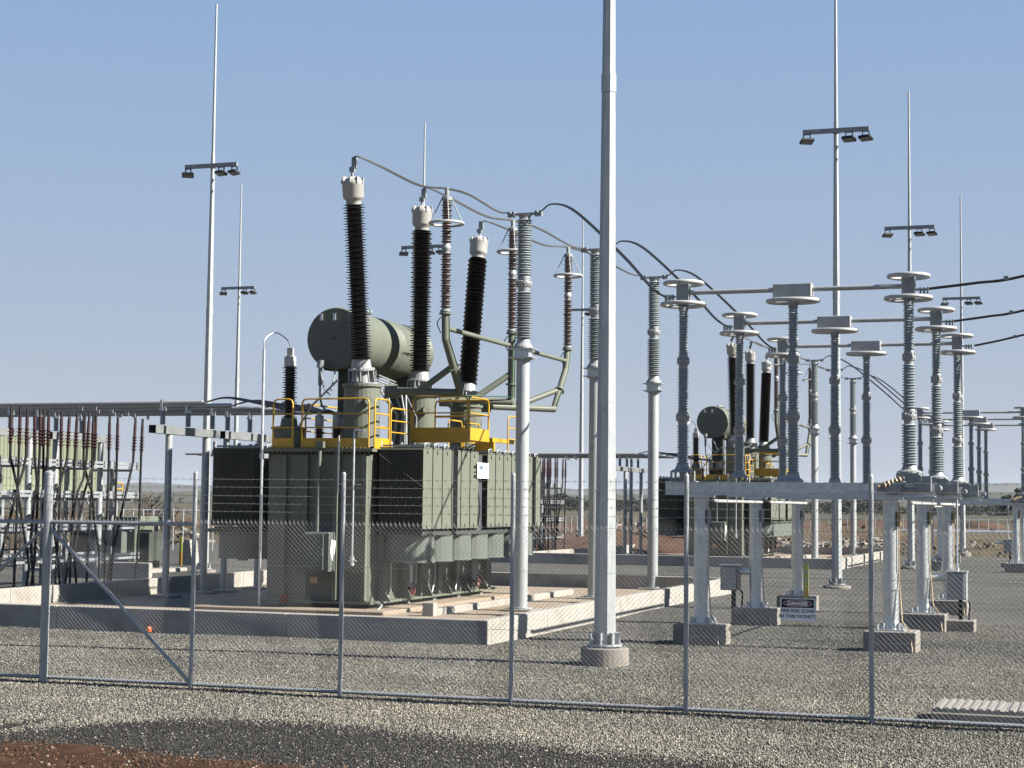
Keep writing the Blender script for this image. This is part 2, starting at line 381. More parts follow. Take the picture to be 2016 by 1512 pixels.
for i in range(760):
    px = rnd.uniform(1010, 2080); D = rnd.uniform(640, 900); p = CAM + flat_dir(px)*D; p.z = -.3
    h = rnd.uniform(5.5, 9.5)*(1.0 if px < 1760 else .62)*(.8+.35*nz(px, .012, 3))
    gum_tree(ml, mt, p, h, rnd, .8); leaf_cloud(ml, p+Vector((0, 0, h*.3)), h*.4, h*.22, 22, h*.09, rnd)
for i in range(70):
    px = rnd.uniform(-120, 980); D = rnd.uniform(700, 1000); p = CAM + flat_dir(px)*D; p.z = .2
    gum_tree(ml, mt, p, rnd.uniform(2.5, 5), rnd, .7)
for i in range(120):      # thin tree line up on the near hill
    px = rnd.uniform(1180, 2060); D = 2250; p = CAM + flat_dir(px)*D; p.z = 13
    leaf_cloud(ml, p+Vector((0, 0, 2)), 4.5, 2.6, 26, 1.1, rnd)
wood = ml.build('distant_woodland', 'leaf'); tag(wood, 'far band of dark eucalypt woodland below the hills', 'woodland', kind='stuff')
tag(mt.build('woodland_trunks', 'bark'), 'thin trunks and limbs inside the far eucalypt woodland', 'woodland', kind='stuff')
ms = MB()      # knee-high scrub and dry tussocks on the open ground
for i in range(900):
    px = rnd.uniform(-60, 2080); D = rnd.choice((rnd.uniform(95, 170), rnd.uniform(150, 420))); p = CAM + flat_dir(px)*D; p.z = terrain_h(p.x, p.y)
    if nz(p.x, .03, p.y*.03) > -.05: leaf_cloud(ms, p+Vector((0, 0, .1)), rnd.uniform(.25, 1.1), rnd.uniform(.1, .35), 12, rnd.uniform(.1, .22), rnd)
tag(ms.build('dry_scrub', 'scrub'), 'low dry scrub and tussocks scattered over the open paddocks', 'scrub', kind='stuff')
# single trees
def lone_tree(px, D, h, label, name='gum_tree', dens=2.2):
    p = CAM + flat_dir(px)*D; p.z = terrain_h(p.x, p.y)-.1; t = thing(name, p, label, 'tree'); l = MB(); k = MB()
    gum_tree(l, k, p, h, random.Random(px), dens, .3); k.build('trunk', 'bark', t); l.build('crown', 'leaf', t); return t
lone_tree(1996, 430, 8.6, 'rounded grey-green gum tree at the right edge, standing taller than the far woodland')
p = CAM + flat_dir(292)*88; p.z = -.15; t = thing('bare_tree', p, 'leafless dead tree with forked grey branches beyond the left cable racks', 'tree')
mb = MB(); rb = random.Random(11)
def branch(q, d, L, r, n):
    e = q + d*L; m = q + d*L*.5 + Vector((rb.uniform(-.1, .1), rb.uniform(-.1, .1), 0))*L
    mb.tube([q, m, e], r, 5)
    if n:
        for _ in range(3 if n > 1 else 4):
            dd = (d + Vector((rb.uniform(-.75, .75), rb.uniform(-.75, .75), rb.uniform(-.05, .45)))).normalized(); branch(q + d*L*rb.uniform(.55, 1), dd, L*rb.uniform(.5, .8), r*.6, n-1)
for k in range(3): branch(p + Vector((k*.2, 0, 0)), Vector((rb.uniform(-.35, .35), rb.uniform(-.2, .2), 1)).normalized(), 1.5, .05, 3)
mb.build('trunk', 'bark', t)
# mounds, pond, rubble
def mound(name, px, py, w, h, label, mat='redmound', cat='earth mound', lump=.25, loc=None):
    p = onZ(px, py, -.1); mb = MB(); vs = []; fs = []; n = 28; R = 7
    for k in range(R+1):
        for i in range(n):
            t = 2*PI*i/n; r = 1-k/R; q = Vector((math.cos(t)*w*r, math.sin(t)*w*.5*r, 0))
            z = h*(1-r*r)*(1+lump*2*noise.noise((q.x*1.1+px, q.y*1.1, h))) if r < 1 else -.1
            vs.append(p + Vector((q.x*(1+lump*noise.noise((t, px, 2))), q.y, z)))
    for k in range(R):
        for i in range(n): fs.append((k*n+i, k*n+(i+1) % n, (k+1)*n+(i+1) % n, (k+1)*n+i))
    mb.add(vs, fs, True); return tag(mb.build(name, mat, None, p), label, cat)
mound('earth_mound', 1250, 1090, 9, .95, 'long dark red soil heap behind the second bund, seen left of the second transformer')
mound('earth_mound', 1722, 1035, 7, .8, 'low red soil heap on the open ground right of the tall mast')
mound('earth_mound', 1932, 1040, 3.4, .9, 'small dark red soil cone beside the pale pond')
mound('earth_mound', 1560, 1038, 5, .5, 'flat red soil heap left of the mast, far out on the open ground')
p = onZ(1915, 1045, -.05); mb = MB(); mb.add([p + Vector((math.cos(2*PI*i/40)*9*(1+.2*math.sin(3*i)), math.sin(2*PI*i/40)*11, 0)) for i in range(40)], [tuple(range(40))]); tag(mb.build('pond', 'water', None, p), kind='structure')
rr = random.Random(5); mb = MB()
for i in range(230):
    px = rr.choice((rr.gauss(1600, 60), rr.gauss(1700, 50), rr.uniform(1500, 1960))); py = rr.gauss(1072, 5); p = onZ(px, py, -.1); s = rr.uniform(.04, .2)
    p.z = terrain_h(p.x, p.y)
    mb.box(p.x-s*rr.uniform(1, 3), p.x+s, p.y-s, p.y+s, p.z-.05, p.z+s*rr.uniform(.5, 1.2), rr.uniform(0, 3), rr.uniform(-.4, .4))
tag(mb.build('rubble', 'rubble'), 'pale broken concrete and timber offcuts strewn behind the second bund', 'rubble', kind='stuff')
mb = MB()
for i in range(170):
    px = rr.uniform(1180, 1500) if i < 110 else rr.uniform(0, 420); py = rr.gauss(1033, 5) if i < 110 else rr.gauss(1062, 12); p = onZ(px, py, -.1); p.z = terrain_h(p.x, p.y); s = rr.uniform(.05, .22)
    mb.box(p.x-s*3, p.x+s, p.y-s, p.y+s, p.z, p.z+s*1.3, rr.uniform(0, 3), rr.uniform(-.5, .5))
tag(mb.build('site_debris', 'rubble'), 'pale timber and pipe offcuts lying about the open site', 'debris', kind='stuff')

# ------------------------------------------------------------------ bunds
def make_bund():
    t = thing('bund_wall', (-6, 10, 0), 'low pale concrete bund wall enclosing the nearest transformer', 'bund', 'bunds around the transformers')
    W, H = .2, .425
    def wall(x0, x1, y0, y1):
        mb = MB(); mb.bbox(x0, x1, y0, y1, -.15, H, .012); return mb
    f = MB()
    for x0, x1 in ((-15.6, -13.4), (-13.39, -8.56), (-8.55, -3.81), (-3.8, 0)): f.bbox(x0, x1, 0, W, -.15, H, .012)
    f.build('front_wall', 'concrete', t)
    mb = MB()
    for y0, y1 in ((W+.002, 3.3), (3.31, 8.4), (8.41, 13.4), (13.41, 19.9)): mb.bbox(-W, 0, y0, y1, -.15, H, .012)
    mb.build('side_wall', 'concrete', t)
    wall(-13.0, -.002-W, 19.7, 19.9).build('rear_wall', 'concrete', t)
    mb = MB()
    for k in range(9): mb.bbox(-12.75-W, -12.75, W+.002+k*2.15, W+2.142+k*2.15, -.15, H+.02, .01)
    mb.build('side_wall', 'concrete', t)
    mb = MB(); mb.box(-12.75, -W, W, 19.7, -.1, .05); mb.build('floor_slab', 'floorc', t)
    mb = MB(); mb.bbox(-8.9, -4.35, 5.6, 15.2, .05, .13, .02); mb.build('plinth', 'floorc', t)
    mb = MB(); mb.bbox(-3.6, -3.35, 5.9, 6.15, .05, .33, .01); mb.bbox(-3.55, -3.4, 6.15, 16, .05, .19, .01); mb.build('kerb', 'concrete', t)
    return t
bund = make_bund(); dup(bund, BAY, 'pale concrete bund around the farther transformer, behind the nearer bund')

# ------------------------------------------------------------------ power transformer
def make_transformer():
    t = thing('power_transformer', (-6.3, 10.4, .13), 'nearest olive-grey power transformer with three black bushings and yellow railings', 'transformer', 'power transformers in their bunds')
    X0, X1, Y0, Y1 = -7.55, -5.08, 6.45, 14.3
    mb = MB(); mb.bbox(X0, X1, Y0, Y1, .28, 3.5, .06); tank = mb.build('tank', 'green', t)
    for x in (-7.1, -6.58, -5.82, -5.18): MB().box(x-.05, x+.05, Y0-(.19 if x == -5.82 else .1), Y0+.01, .3, 3.42).build('stiffener', 'green', tank)
    for y in (7.0, 8.1, 9.2, 10.3, 11.4, 12.5, 13.6): MB().box(X1-.01, X1+.13, y-.05, y+.05, .3, 3.42).build('stiffener', 'green', tank)
    for y in (7.0, 9.2, 11.4, 13.6): MB().box(X0-.12, X0+.01, y-.05, y+.05, .3, 3.42).build('stiffener', 'green', tank)
    mb = MB(); mb.box(X0-.12, X1+.12, Y0-.14, Y1+.12, .22, .275)
    mb.box(X0+.2, X1-.2, Y0+.25, Y1-.25, .05, .22)
    for x, y in [(X1+.1, 6.8+k*1.25) for k in range(6)]:
        mb.add([(x, y, .276), (x, y+.03, .276), (x, y+.03, .75), (x, y, .75), (x+.26, y, .276), (x+.26, y+.03, .276)], [(0, 3, 2, 1), (0, 4, 3), (1, 2, 5), (4, 5, 2, 3)])
    mb.build('skid_base', 'green', t)
    for y in (7.0, 8.6, 10.2, 11.8, 13.4):
        for x in (-5.15, -7.4): MB().cyl((x-.12, y, .13), (x+.12, y, .13), .1, n=12).build('roller', 'galv_dull', t)
    mb = MB(); mb.box(X0-.09, X1+.09, Y0-.12, Y1+.09, 3.503, 3.57)
    for k in range(24): mb.cyl((X0+.05+k*.105, Y0-.08, 3.46), (X0+.05+k*.105, Y0-.08, 3.6), .018, n=5)
    mb.build('lid', 'green', t)
    # radiators -----------------------------------------------------------
    pitch = .5785
    r0 = MB()                                              # one unit: 28 thin fins between top and bottom headers, in world place of the first right-hand unit
    XA, XB, YB = -4.92, -3.9, 6.58
    for k in range(26):
        x = XA + .012 + k*(XB-XA-.016)/25; r0.bbox(x-.005, x+.005, YB, YB+.525, 1.85, 3.58, .003)
    for z in (1.92, 3.52): r0.cyl((XA-.15, YB+.26, z), (XB+.02, YB+.26, z), .05, n=8)
    r0.box(XA-.01, XB+.004, YB+.03, YB+.5, 3.585, 3.61)
    vv = []
    for z, s in ((3.62, 1), (1.84, -1)):
        v = MB(); vv.append(v); v.cyl((XA-.1, YB+.26, z-.05), (XA-.1, YB+.26, z+.14*s), .045, n=8); v.box(XA-.02, XB-.03, YB+.2, YB+.235, z+.01*s, z+.05*s)
        v.tube([(XB-.06, YB+.2, z), (XB-.06, YB+.2, z+.07*s), (XB-.06, YB+.42, z+.09*s), (XB-.06, YB+.42, z)], .018, 6)
    first = None
    for side in (1, -1):
        for k in range(14):
            if k == 6: continue
            if first is None:
                first = r0.build('radiator', 'green', t); fvs = [q.build('valve', 'galv_dull' if i_ == 0 else 'lamp', first) for i_, q in enumerate(vv)]
                continue
            o = first.copy(); COL.objects.link(o); o.parent = t; o.location = (0, k*pitch, 0) if side == 1 else (-4.24, k*pitch+.3, 0); LOC[o.name] = LOC[first.name]
            for fv in fvs:
                w = fv.copy(); COL.objects.link(w); w.parent = o; LOC[w.name] = LOC[first.name]
    b = MB()                                                # diagonal tie bars on the fronts of both banks and a dark box painting a shadow band in the gap
    for a, c in (((XA, YB-.02, 3.45), (XB, YB-.02, 2.75)), ((XA, YB-.02, 1.95), (XB, YB-.02, 2.5)), ((-9.16, 6.86, 2.8), (-8.2, 6.86, 3.45)), ((-9.16, 6.86, 2.6), (-8.2, 6.86, 2.0))): MB().cyl(a, c, .008, n=5).build('tie_bar', 'green_dark', t)
    b = MB(); b.box(XA, -3.99, 6.58+6*pitch+.1, 6.58+6*pitch+.44, 1.7, 3.55); b.build('shade_strip', 'shade_band', t)  # dark box filling the radiator gap, its tone stands in for a cast shadow
    for xh in (-4.25, -8.4): MB().box(xh-.09, xh+.09, 6.7, 14.5, 1.795, 1.84).build('lower_header', 'lamp', t)
    b = MB(); pts = [(-4.15, 10.13, 3.3), (-3.98, 10.1, 2.9), (-3.86, 10.0, 2.3), (-3.9, 9.98, 1.9)]; b.tube(spline(pts), .016); b.build('drain_hose', 'rubber', t)
    for side in (1, -1):
        xc = -4.42 if side == 1 else -8.66
        for k in range(7):
            y = 7.16 + k*1.13 + (0 if side == 1 else .3); f = MB(); f.lathe([(.56, 0), (.56, .03), (.54, .04), (.54, .55), (.555, .58)], (xc, y, 1.12), n=28, smooth=False)
            fd = f.build('fan_shroud', 'green_cab', t)
            g = MB(); g.cyl((xc, y, 1.06), (xc, y, 1.12), .12, n=10)
            for q in range(6): g.box(xc-.4, xc+.4, y-.006, y+.006, 1.105, 1.115, q*PI/6)
            g.build('fan_guard', 'galv_dull', fd)
    b = MB()
    for side, xc in ((1, -4.42), (-1, -8.66)):
        b.box(xc-.5, xc+.5, 6.62, 6.7, 1.71, 1.79); b.box(xc-.5, xc-.42, 6.7, 14.5, 1.71, 1.79); b.box(xc+.42, xc+.5, 6.7, 14.5, 1.71, 1.79)
    b.build('fan_frame', 'green_dark', t)
    # turrets and high-voltage bushings --------------------------------------
    for y, tilt, z in ((7.1, -.155, 5.02), (10.45, .0, 5.0), (13.6, .19, 4.93)):
        ax = Vector((0, math.sin(tilt), math.cos(tilt))); o = Vector((-5.6, y, z))
        bs = MB(); bs.lathe([(.43, 0), (.43, .06), (.40, .07), (.40, z-3.66), (.44, z-3.64), (.44, z-3.58)], (o.x, o.y, 3.572), n=26, smooth=False); tr = bs.build('turret', 'green', t)
        h = MB(); h.cyl((o.x+.25, o.y-.3, z-.4), (o.x+.36, o.y-.42, z-.4), .09, n=10); h.build('inspection_cover', 'green', tr)
        bp = MB(); bp.lathe([(.36, 0), (.36, .03), (.2, .05), (.18, .28), (.30, .31), (.30, .35), (.23, .37), (.20, .56)], o, ax, 20, smooth=False)
        for q in range(10):
            tq = q*PI/5; e = Vector((math.cos(tq), math.sin(tq), 0)); bp.cyl(o+ax*.03+e*.3, o+ax*.33+e*.27, .02, n=5)
        for q in (0, PI/2): bp.box(o.x-.33, o.x+.33, o.y-.012, o.y+.012, o.z+.04, o.z+.3, q)
        bu = bp.build('bushing', 'cement', t)
        s = MB(); s.sheds(o, ax, .56, 3.98, .155, .255, .059, 20, .03); s.build('porcelain', 'black', bu)
        c = MB(); c.lathe([(.17, 3.96), (.17, 4.06), (.21, 4.08), (.232, 4.13), (.236, 4.40), (.242, 4.41), (.235, 4.47), (.19, 4.54), (.09, 4.57)], o, ax, 24, True)
        for q in range(9):
            tq = 2*PI*q/9; e = Vector((math.cos(tq), math.sin(tq), 0)); m = o + ax*4.47 + e*.208; c.box(m.x-.05, m.x+.05, m.y-.012, m.y+.012, m.z-.06, m.z+.07, tq)
        c.build('cap', 'cap', bu)
        k = MB(); a0 = o+ax*4.56; k.cyl(a0, a0+ax*.16, .035, n=8); k.box(a0.x-.06, a0.x+.06, a0.y-.05, a0.y+.05, a0.z+.12, a0.z+.22); k.box(a0.x-.015, a0.x+.1, a0.y-.03, a0.y+.03, a0.z+.2, a0.z+.42)
        k.build('terminal', 'galv_dull', bu)
    # tertiary bushing (single, left front)
    o = Vector((-7.35, 7.05, 3.572)); b = MB(); b.lathe([(.36, 0), (.36, .45), (.4, .46), (.4, .5), (.2, .52), (.17, .7)], o, n=22); bu = b.build('neutral_bushing', 'green', t)
    s = MB(); s.sheds(o, (0, 0, 1), .7, 1.86, .1, .175, .055, 18, .025); s.build('porcelain', 'black', bu)
    c = MB(); c.lathe([(.11, 1.85), (.135, 1.87), (.135, 2.08), (.1, 2.1)], o, n=18); c.box(o.x-.07, o.x+.07, o.y-.03, o.y+.03, o.z+2.1, o.z+2.28); c.build('cap', 'cap', bu)
    b = MB(); b.tube([(-7.52, 6.12, .1), (-7.53, 6.12, 4.6), (-7.53, 6.12, 5.75)], .033, 8); b.tube(spline([(-7.53, 6.12, 5.7), (-7.52, 6.15, 5.98), (-7.42, 6.45, 6.14), (-7.34, 6.85, 6.02), (-7.34, 7.05, 5.83)]), .014, 6)
    b.box(-7.58, -7.46, 6.1, 6.35, 3.35, 3.45); b.build('earthing_pipe', 'galv', t)
    for k, (x, y) in enumerate(((-6.72, 7.3), (-6.5, 7.75), (-6.25, 7.25), (-6.55, 8.3))):
        o = Vector((x, y, 3.572)); b = MB(); b.lathe([(.15, 0), (.15, .22), (.1, .24)], o, n=14); bu = b.build('tertiary_bushing', 'green', t)
        s = MB(); s.sheds(o, (0, 0, 1), .24, .52, .07, .12, .05, 14); s.build('porcelain', 'brown', bu)
        c = MB(); c.lathe([(.09, .5), (.1, .52), (.1, .76), (.05, .78)], o, n=14, smooth=True); c.box(x-.03, x+.03, y-.06, y+.06, 4.34, 4.42); c.build('cap', 'cap', bu)
    # conservator -----------------------------------------------------------
    c = (-6.93, 8.5, 6.2); b = MB(); b.lathe([(.7, 0), (.725, .02), (.725, .06), (.71, .07), (.71, 2.55), (.722, 2.56), (.722, 2.62), (.71, 2.63), (.71, 4.3), (.725, 4.31), (.725, 4.36), (.66, 4.4)], c, (0, 1, 0), 44, True, caps=True)
    cv = b.build('conservator', 'green', t)
    b = MB()
    for x in (-7.28, -6.95): b.box(x-.03, x+.03, 8.455, 8.5, 6.62, 6.78); b.box(x-.03, x+.05, 8.44, 8.46, 6.62, 6.66); b.box(x-.03, x+.05, 8.44, 8.46, 6.74, 6.78)
    for k in range(5): b.cyl((-6.85, 9.4+k*.14, 6.88), (-6.85+.04*k, 9.4+k*.14, 7.0), .03, n=6)
    b.cyl((-6.85, 9.3, 6.97), (-6.75, 10.1, 6.97), .05, n=8)
    b.build('lifting_lug', 'galv', cv)
    b = MB(); b.cyl((-6.95, 8.49, 6.2), (-6.95, 8.47, 6.2), .04, n=10); b.build('gauge', 'brown', cv)
    b = MB()
    for k, w in enumerate((.03, .05, .09, .05, .05, .03)): b.box(-6.212, -6.2, 10.85+k*.12, 10.85+k*.12+w, 6.03, 6.08)
    b.build('stencil_mark', 'signblack', cv)
    b = MB(); b.box(-7.05, -6.55, 8.95, 9.35, 3.572, 5.62); b.box(-7.4, -6.45, 8.9, 9.4, 5.5, 5.66); b.build('conservator_leg', 'green_dark', t); MB().box(-7.05, -6.55, 12, 12.4, 3.572, 5.6).build('conservator_leg', 'green_dark', t)
    b = MB(); rq = random.Random(8)
    b.cyl((-7.2, 8.3, 5.5), (-7.18, 8.3, 5.68), .09, n=12); b.cyl((-7.2, 8.3, 5.5), (-7.2, 8.3, 5.1), .05, n=8)
    b.tube(spline([(-7.2, 8.3, 5.3), (-7.18, 8.3, 4.75), (-7.1, 8.5, 4.5), (-6.9, 8.8, 4.4)]), .025)
    b.tube(spline([(-7.15, 8.2, 5.45), (-6.9, 7.9, 5.0), (-6.5, 7.4, 4.8)]), .018)
    b.tube([(-7.05, 6.9, 4.05), (-6.6, 6.7, 4.55), (-6.02, 6.75, 5.1)], .024); b.tube([(-6.95, 8.6, 5.5), (-6.4, 7.2, 4.9)], .018)
    for k in range(6):
        z = 4.95+.07*k; b.tube([(-5.9+.05*k, 7.7, z), (-5.85, 8.6, z+.03), (-5.8-.03*k, 9.8, z-.05+.03*rq.random())], .018)
    for k in range(7): x = rq.uniform(-5.5, -5.2); y = rq.uniform(8, 9.6); b.tube([(x, y, 3.57), (x+rq.uniform(-.1, .1), y+.1, 4.4), (x-.15, y+rq.uniform(-.3, .3), 4.95)], rq.uniform(.014, .03))
    b.build('pipework', 'galv_dull', t)
    # surge arrester brackets --------------------------------------------------
    br = [((-5.25, 7.35, 4.92), (-3.9, 8.75, 4.92), (-3.9, 7.78, 6.05), (-3.9, 7.75, 6.72)), ((-5.25, 10.75, 4.92), (-3.9, 12.25, 4.92), (-3.9, 12.25, 6.0), (-3.9, 12.25, 6.44)), ((-5.25, 13.9, 4.92), (-3.9, 15.7, 4.93), (-3.9, 16.7, 6.05), (-3.9, 16.86, 6.62))]
    for i, (p0, p1, p2, p3) in enumerate(br):
        z3 = 6.6; p3 = (p3[0], (7.75, 12.25, 16.86)[i], z3)
        if i == 1: p2 = (-3.9, 12.25, 5.4)
        p0 = (-5.2, p1[1]-(.75 if i != 1 else .9), p1[2]) if i != 2 else (-5.2, 14.2, 4.93)
        b = MB()
        for a, c in ((p0, p1), (p1, p2), (p2, p3)): b.cyl(a, c, .085, n=14)
        for q in (p1, p2): b.lathe([(.02, -.085), (.06, -.06), (.085, 0), (.06, .06), (.02, .085)], q, n=12, smooth=True)
        d = (Vector(p2)-Vector(p1)); m = Vector(p1)+d*(.47 if i != 1 else .9); b.cyl(m-d.normalized()*.02, m+d.normalized()*.02, .14, n=16)
        b.lathe([(.14, 0), (.14, .03), (.11, .04)], (p3[0], p3[1], z3), n=14)
        g = Vector(p0)+(Vector(p1)-Vector(p0))*.36; e = Vector(p1)+(Vector(p2)-Vector(p1))*(.5 if i != 1 else 1.25)
        if i == 1: e = Vector((-3.9, 12.25, 5.62))
        b.cyl(g, e, .075, n=8); b.cyl(Vector(p0)-Vector((.2, .1, 0)), Vector(p0)+Vector((.05, .03, 0)), .16, n=12)
        b.build('arrester_bracket', 'green', t)
        o = Vector((p3[0], p3[1], z3+.04)); b = MB()
        b.lathe([(.1, 0), (.12, .02), (.12, .05), (.08, .08), (.08, 1.36), (.09, 1.38), (.105, 1.43), (.105, 1.46), (.09, 1.5), (.08, 1.54), (.08, 2.5), (.11, 2.52), (.11, 2.6), (.05, 2.62), (.05, 2.8)], o, n=14)
        for q in range(4): b.tube([o+Vector((math.cos(q*PI/2+.5)*.1, math.sin(q*PI/2+.5)*.1, 2.58)), o+Vector((math.cos(q*PI/2+.5)*.36, math.sin(q*PI/2+.5)*.36, 2.02))], .013, 5)
        ar = b.build('surge_arrester', 'galv_dull', t)
        s = MB(); s.sheds(o, (0, 0, 1), .1, 1.34, .075, .125, .058, 16, .02); s.sheds(o, (0, 0, 1), 1.56, 2.5, .075, .125, .058, 16, .02); s.build('porcelain', 'brown', ar)
        r = MB(); r.torus(o+Vector((0, 0, 2.0)), .375, .375, .032, 32, 8); r.build('grading_ring', 'alu_ring', ar)
        r = MB(); r.tube(spline([(p3[0]-.1, p3[1], z3-.05), (p3[0]-.17, p3[1]-.05, z3-.2), (p3[0]-.1, p3[1], z3-.42)]), .012); r.tube([(p1[0]+.09, p1[1], p1[2]+.1), (p1[0]+.09, p2[1], p2[2]), (p3[0]+.09, p3[1], z3)], .016); r.build('earth_strip', 'earthgreen', ar)
    b = MB()
    for a, c in (((-3.9, 7.85, 6.3), (-3.9, 12.17, 6.3)), ((-3.9, 12.33, 6.3), (-3.9, 16.78, 6.3))): MB().cyl(a, c, .055, n=10).build('cross_brace', 'green', t)
    b = MB(); b.tube([(-5.0, 11.2, 5.03), (-3.83, 12.16, 5.03), (-3.83, 12.16, 6.4)], .02); b.build('earth_strip', 'earthgreen', t)
    # yellow rails and platforms ----------------------------------------------
    def kick(x0, y0, x1, y1, z0=3.575, z1=3.8): 
        mb = MB(); w = .012
        if abs(x1-x0) > abs(y1-y0): mb.box(x0, x1, y0-w, y0+w, z0, z1)
        else: mb.box(x0-w, x0+w, y0, y1, z0, z1)
        return mb
    def panel(x0, y0, x1, y1, zb=3.575, zt=4.66, kz=3.8):
        mb = kick(x0, y0, x1, y1, zb, kz) if kz else MB()
        rail_loop(mb, (x0, y0, 0), (x1, y1, 0), zb, zt, .02, (.42, .7)); return mb.build('guard_rail', 'yellow', t)
    panel(-7.42, 6.42, -6.95, 6.42); panel(-6.72, 6.42, -5.12, 6.42); panel(-5.0, 6.46, -5.0, 7.24); panel(-5.0, 7.34, -5.0, 8.5, 3.575, 4.5, 3.66)
    panel(-7.5, 8.2, -7.5, 13.8); panel(-7.3, 14.2, -5.4, 14.2); panel(-5.0, 11.9, -5.0, 13.0, 3.575, 4.4, 3.7); panel(-4.3, 13.2, -4.3, 14.6, 3.62, 4.62, None); panel(-4.9, 10.6, -4.9, 11.5, 3.575, 4.4, 3.7)
    b = MB(); b.box(-5.0, -3.62, 8.55, 9.95, 3.84, 3.9); b.box(-4.98, -3.64, 8.56, 8.59, 3.78, 3.84)
    pl = b.build('platform', 'yellow', t)
    for x0, y0, x1, y1 in ((-4.98, 8.56, -3.64, 8.56), (-3.63, 8.6, -3.63, 9.9), (-4.98, 9.94, -3.64, 9.94)):
        mb = kick(x0, y0, x1, y1, 3.9, 4.12); rail_loop(mb, (x0, y0, 0), (x1, y1, 0), 3.9, 4.82, .02, (.6,)); mb.build('guard_rail', 'yellow', pl)
    b = MB(); b.box(-4.6, -4.5, 12.6, 14.3, 3.95, 4.05); b.box(-5, -4.5, 12.7, 12.8, 3.7, 3.95); b.build('rail_support', 'yellow', t)
    # front-face fittings -------------------------------------------------------
    b = MB(); b.bbox(-6.42, -5.8, 6.0, 6.33, .92, 1.76, .03); cb = b.build('control_cabinet', 'green_cab', t)
    b = MB(); b.bbox(-6.40, -5.94, 5.97, 5.998, .96, 1.72, .01); b.box(-5.97, -5.95, 5.955, 5.97, 1.25, 1.4); b.build('door', 'green_cab', cb)
    b = MB(); b.add([(-5.795, 6.02, 1.36), (-5.79, 6.24, 1.34), (-5.79, 6.27, 1.58), (-5.796, 6.1, 1.6)], [(0, 1, 2, 3)]); b.add([(-5.797, 6.02, 1.36), (-5.795, 6.14, 1.14), (-5.79, 6.24, 1.34)], [(0, 1, 2)]); b.build('paper_notice', 'white', cb)
    b = MB(); b.box(-6.3, -5.9, 6.33, 6.45, 1.2, 1.5); b.cyl((-6.22, 6.24, 1.76), (-6.22, 6.3, 3.62), .045, n=10); b.box(-6.28, -6.1, 6.2, 6.32, 3.58, 3.72); b.build('conduit', 'green_cab', t)
    b = MB(); b.box(-5.86, -5.78, 6.3, 6.32, .35, 3.5); b.build('cable_tray', 'band' if False else 'green', t)
    b = MB(); b.tube([(-5.12, 6.2, 3.95), (-5.35, 6.2, 3.97), (-5.36, 6.2, 3.9), (-5.36, 6.2, 1.25)], .022, 8); b.box(-5.36, -5.2, 6.19, 6.21, 2.78, 2.8); b.cyl((-5.36, 6.2, 1.05), (-5.36, 6.2, 1.25), .05, n=8); b.box(-5.45, -5.27, 6.17, 6.23, 1.14, 1.17)
    b.tube([(-5.72, 6.2, 2.6), (-5.72, 6.2, 3.85)], .018, 6); b.box(-5.72, -5.62, 6.19, 6.21, 2.78, 2.8); b.build('sampling_pipe', 'galv', t)
    b = MB(); b.box(-6.46, -6.28, 6.425, 6.44, .64, .78); b.build('warning_label', 'band', t)
    b = MB()
    for y in (8.2, 12.4):
        b = MB(); n = 16
        b.tube([(X1+.32, y+.11*math.cos(2*PI*k/n), .5+.14*math.sin(2*PI*k/n)) for k in range(n+1)], .016, 6); b.tube([(X1+.32, y-.11, .5), (X1+.32, y+.11, .5)], .014, 5); b.cyl((X1+.1, y, .5), (X1+.33, y, .5), .03, n=8); b.build('valve_wheel', 'red', t)
    MB().lathe([(.09, -.03), (.11, 0), (.09, .03)], (-7.0, 6.3, .3), (0, 1, 0), 14).build('valve_wheel', 'red', t)
    b = MB()
    for y in (7.3, 8.75, 9.9, 11.4, 12.6): MB().tube([(X1+.16, y, 1.1), (X1+.16, y, .62), (X1+.2, y-.25, .35)], .016, 6).build('conduit', 'galv', t)
    MB().cyl((X1+.2, 8.35, .25), (X1+.2, 8.3, 1.2), .05, n=10).build('conduit', 'galv', t); b.tube([(X1+.12, 6.5, .27), (X1+.35, 6.4, .22), (X1+.33, 6.2, .1), (X1+.1, 6.1, .1)], .02); b.build('conduit', 'galv', t)
    # instruction plate hanging on the radiators
    y0 = onX(941, 920, -3.85).y; y1 = onX(963, 920, -3.85).y; b = MB(); b.box(-3.87, -3.862, y0, y1, 3.0, 3.36); sg = b.build('notice_board', 'white', t)
    text('EMVT', .17, (-3.858, y0+.1, 3.19), (PI/2, 0, PI/2), 'signblue', sg, .006)
    b = MB()
    for k in range(4): b.box(-3.8615, -3.858, y0+.25, y0+.5, 3.04+.035*k, 3.06+.035*k)
    b.build('text_lines', 'signblue', sg)
    b = MB()
    for z0, z1 in ((3.28, 3.34), (3.18, 3.2), (3.06, 3.12)): b.box(-3.884, -3.88, 9.68, 9.78, z0-.05, z1-.05)
    b.build('stencil_mark', 'signblack', t)
    return t
tx = make_transformer(); tx2 = dup(tx, BAY, 'farther olive-grey power transformer, partly hidden behind the grey switch insulators')


